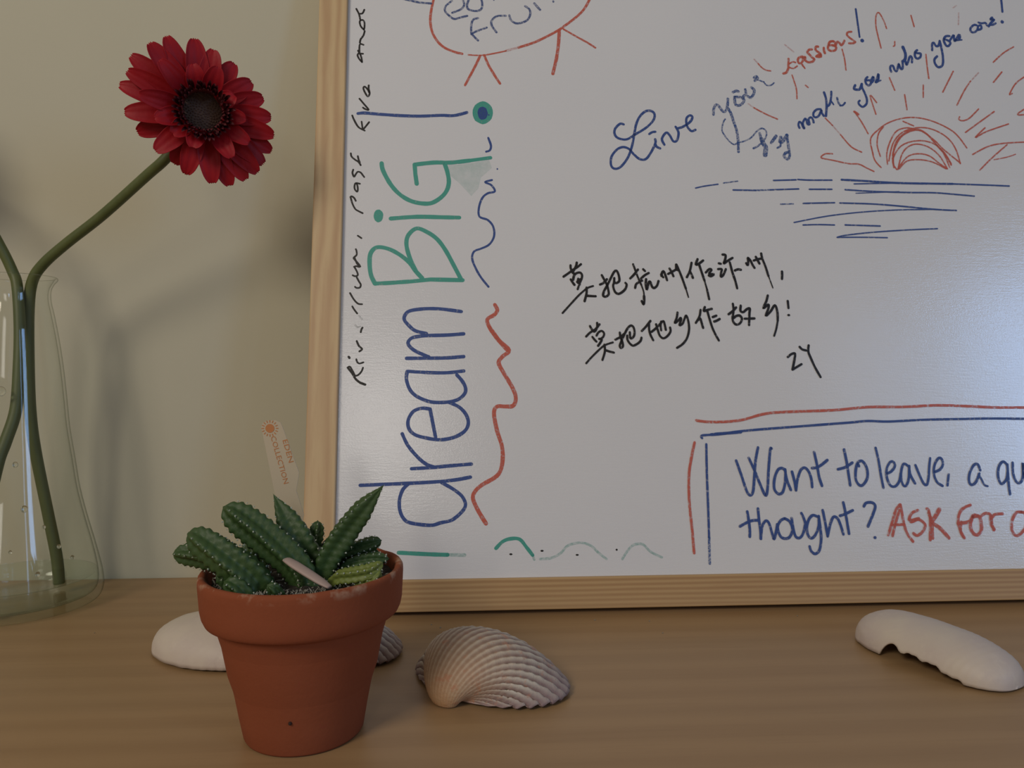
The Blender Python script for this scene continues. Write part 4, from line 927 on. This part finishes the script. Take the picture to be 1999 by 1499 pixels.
def gerbera(label, centre, normal, tips, stem, group, seed=0):
    n_ = Vector(normal).normalized(); X = Vector((0, 0, 1)).cross(n_).normalized(); Y = n_.cross(X)
    # X to the right seen from the front, Y up
    R3 = Matrix((X, Y, n_)).transposed()
    root = thing('gerbera', label, 'flower', Vector(centre))
    rs = random.Random(seed)
    def put(vf, ang, dz=0, tilt=0):
        A_ = Matrix.Rotation(radians(ang), 3, 'Z') @ Matrix.Rotation(tilt, 3, 'Y')
        return [R3 @ (A_ @ Vector(p)+Vector((0, 0, dz))) for p in vf[0]], vf[1]
    for j, (a, l) in enumerate(tips):
        l *= .955
        vf = put(petal(l/1000, rs.uniform(.0122, .0142), .008, .55, rs.uniform(.1, .6), 1, j+seed), a, -.0015-.0012*(j % 2), rs.uniform(-.08, .04))
        o = mk('petal', vf[0], vf[1], M_PETAL, root); o.modifiers.new('s', 'SOLIDIFY').thickness = .00035
        o.modifiers.new('d', 'SUBSURF').render_levels = 1
    for j in range(11):
        a = 360/11*j+rs.uniform(-9, 9)
        k = min(tips, key=lambda q: abs((q[0]-a+180) % 360-180))
        vf = put(petal(k[1]/1000*rs.uniform(.56, .74), rs.uniform(.0100, .0125), .007, .95, rs.uniform(-.1, .3), 1, 100+j+seed), a, .0010, rs.uniform(-.14, -.02))
        o = mk('petal', vf[0], vf[1], M_PETAL, root); o.modifiers.new('s', 'SOLIDIFY').thickness = .00035
        o.modifiers.new('d', 'SUBSURF').render_levels = 1
    A = Acc()
    for ring, (rr, l, cnt) in enumerate(((.0150, .0050, 36), (.0140, .0036, 34), (.0130, .0028, 32))):
        for j in range(cnt):
            vf = petal(rr+l*rs.uniform(.7, 1.2), .0022, rr-.0012, 1.1, 0, 0, 300+j)
            A.add(put(vf, 360/cnt*j+rs.uniform(-4, 4), .002+.001*ring, -.12-.05*ring))
    o = A.mk('inner_florets', M_FLORET, root); o['kind'] = 'stuff'
    A = Acc()
    vf = sphere((0, 0, 0), .0142, 24, 12, .30); A.add(([R3 @ (Vector(p)+Vector((0, 0, .0042))) for p in vf[0]], vf[1]))
    for j in range(230):
        r = .0139*sqrt((j+.5)/230); a = j*2.39996; z = .0042+.0142*.30*sqrt(max(0, 1-(r/.0142)**2))
        c = Vector((r*cos(a), r*sin(a), z)); vf = sphere(c, .00055, 5, 3, 1.9); A.add(([R3 @ Vector(p) for p in vf[0]], vf[1]))
    A.mk('flower_centre', M_DISC, root)
    vf = lathe([(0, -.013), (.003, -.0125), (.0065, -.009), (.0095, -.0045), (.0105, -.001), (.009, .0005), (0, .0005)], 24)
    mk('calyx', [R3 @ Vector(p) for p in vf[0]], vf[1], M_STEM, root)
    S_ = [R3 @ Vector((0, 0, -.011)), R3 @ Vector((0, 0, -.018))]+[Vector(p)-Vector(centre) for p in stem]
    v, f = tube(S_, [.0034, .0034, .0033, .0034, .0036, .0038, .0038, .0040], 16, 8); mk('stem', v, f, M_STEM, root)
    return root
TIPS = [(96, 46.7), (116, 50.3), (129, 50.5), (145, 53.0), (156, 50.0), (167, 51.9), (187, 48.3), (203, 44.4), (224, 41.5), (242, 40.0), (255, 43.4), (277, 47.0), (290, 49.9), (303, 50.4), (314, 50.9), (323, 49.4), (336, 49.5), (348, 47.5), (3, 44.6), (21, 42.0), (38, 39.5), (60, 40.1), (80, 41.8)]
gerbera('red gerbera on a long bare stem leaning right out of the vase', (-.1698, .488, .3273), (.33, -.92, -.20), TIPS,
        [(-.1900, .5020, .3120), (-.2010, .5030, .3005), (-.2135, .5080, .2924), (-.2482, .5200, .2683), (-.2757, .5270, .2503), (-.2934, .5310, .2368), (-.3020, .5330, .2254), (-.3060, .5350, .2073), (-.3088, .5385, .1718), (-.3108, .5430, .1356), (-.3100, .5470, .1059), (-.3060, .5540, .0602), (-.3020, .5570, .0275), (-.3012, .5580, .0080)], None, 0)
gerbera('red gerbera whose stem bends left out of the vase', (-.4350, .4950, .3560), (-.15, -.95, .10), [(a+9, 46+3*sin(a)) for a in range(0, 360, 17)],
        [(-.4150, .5100, .3420), (-.3850, .5150, .3220), (-.3500, .5180, .2940), (-.3346, .5220, .2800), (-.3200, .5270, .2490), (-.3135, .5300, .2313), (-.3100, .5290, .2208), (-.3065, .5250, .1926), (-.3046, .5200, .1646), (-.3042, .5150, .1371), (-.3079, .5100, .1170), (-.3110, .5060, .1022), (-.3135, .4990, .0715), (-.3150, .4950, .0300), (-.3150, .4950, .0080)], None, 50)

# ------------------------------------------------------------------ shells
def cockle(label, loc, rz, a, b, k=.80, nr=30, flip=1, tilt=(0, 0), bulge=1.0, group=None, name='cockle_shell'):
    nu, nv = nr*7, 84; v = []; f = []; rib = []; grow = []
    TM = pi*1.02
    for j in range(nv+1):
        t = TM*(j/nv)
        for i in range(nu+1):
            ph = i/nu*2-1                      # -1..1 across the fan
            s = exp(-k*t)
            ang = ph*pi*.985
            # margin outline: oval, straight near the hinge
            cx = a*sin(ang)*(1+.06*cos(ang)); cy = b*(1+cos(ang))
            rr = .5+.5*cos(nr*2*pi*(i/nu))
            fade = max(0, min(1, (cy/(2*b)-.02)*5))
            gl = .5+.5*sin(j*1.5+1.3*noise.noise(Vector((ph*3, j*.3, 1))))
            d = (.00085*rr-.0003)*s*fade*(1+.8*gl)
            cy2 = cy+d*1.0; cx2 = cx*(1+d*6)
            x = s*cx2*flip; y = s*(cy2)*cos(t); z = s*(cy2)*sin(t)*bulge
            z += d*1.2*cos(t)*(1 if t < 1.2 else .5)
            v.append((x, y, z)); rib.append(rr**2.8*.85+.15*gl); grow.append(s if t < .02 else s**.55)
    for j in range(nv):
        for i in range(nu): q = j*(nu+1)+i; f.append((q, q+1, q+nu+2, q+nu+1))
    R_ = Matrix.Rotation(rz, 3, 'Z') @ Matrix.Rotation(tilt[0], 3, 'X') @ Matrix.Rotation(tilt[1], 3, 'Y')
    v = [R_ @ Vector(p) for p in v]; zm = min(p.z for p in v); v = [(p.x, p.y, p.z-zm+.0009) for p in v]
    o = mk(name, v, f, M_COCKLE, None, loc=(loc[0], loc[1], 0))
    for nm, dat in (('rib', rib), ('grow', grow)):
        at_ = o.data.attributes.new(nm, 'FLOAT', 'POINT'); at_.data.foreach_set('value', dat)
    s_ = o.modifiers.new('s', 'SOLIDIFY'); s_.thickness = .0009; s_.offset = -1
    tag(o, label, 'shell', group); return o
cockle('ribbed pink-brown cockle shell lying to the right of the flower pot', (-.0105, .3665), radians(-40), .0450, .0296, .62, 34, 1, (0, 0), 1.0)
cockle('small grey ribbed shell mostly hidden behind the right side of the flower pot', (-.0790, .4270), radians(-72), .0240, .0190, .62, 24, 1)

def valve(label, loc, rz, Lh, Wd, Ht, edge=None, p=2.3, skew=0, pitch_=0, hs=0, name='oval_shell'):
    """smooth elongated valve, dome up; edge(u) lifts the near margin (a broken edge)"""
    nu, nv = 90, 40; v = []; f = []
    for i in range(nu+1):
        u = -cos(pi*i/nu); pr = (max(0, 1-abs(u)**p))**(1/p)
        w_ = Wd*pr*(1+.10*u*skew); h_ = Ht*(pr**.9)*(1-.12*u*skew)*(1-hs*u)
        a0 = edge(u) if edge else 0
        for k in range(nv+1):
            t = a0+(pi-a0)*k/nv
            g = 1+.006*sin(26*sqrt((u+.55)**2+(.6*cos(t))**2)*3)
            y = -w_*cos(t)*g; z = h_*(sin(t)**.85 if sin(t) > 0 else 0)*g
            x = Lh*u*(1+.0*t)
            v.append((x, y+skew*.006*u*u, z+.0006+.0004*noise.noise(Vector((x*90, y*90, 1)))))
    for i in range(nu):
        for k in range(nv): q = i*(nv+1)+k; f.append((q, q+nv+1, q+nv+2, q+1))
    R_ = Matrix.Rotation(rz, 3, 'Z') @ Matrix.Rotation(pitch_, 3, 'Y')
    v = [R_ @ Vector(q) for q in v]; zm = min(q.z for q in v); v = [(q.x, q.y, q.z-zm+.0011) for q in v]
    o = mk(name, v, f, M_SMOOTH, None, loc=(loc[0], loc[1], 0))
    s_ = o.modifiers.new('s', 'SOLIDIFY'); s_.thickness = .0011; s_.offset = -1
    tag(o, label, 'shell'); return o
def broken(u):
    def bmp(c, w_, h_): return h_*max(0, 1-((u-c)/w_)**2)
    e = bmp(-.20, .17, .38)
    if -.12 < u < .68: e = max(e, .27*(1-((u-.05)/.62)**2)+.028*sin(u*23)+.018*sin(u*51+1))
    return max(0, e)
valve('long smooth pinkish white shell with a chipped front edge at the right', (.2590, .4012), radians(-67.5), .0452, .0238, .0200, broken, 2.6, 0, hs=.06)
valve('smooth pale oval shell lying behind the left side of the flower pot', (-.1405, .4380), radians(-12), .0480, .0300, .0205, None, 2.1, .6)

# ------------------------------------------------------------------ crumbs on the table
A = Acc()
for x, y, s in ((-.180, .500, .0007), (.08, .478, .0006), (-.02, .470, .0006), (.115, .474, .0005), (.215, .478, .0005), (-.026, .476, .0005), (-.235, .474, .0004), (.118, .452, .0005)):
    A.add(sphere((x, y, s*.45), s, 6, 4, .5))
o = A.mk('crumbs', M_GRIT, None); o['kind'] = 'stuff'; tag(o, 'few tiny pale crumbs scattered on the table top near the board', 'crumbs')
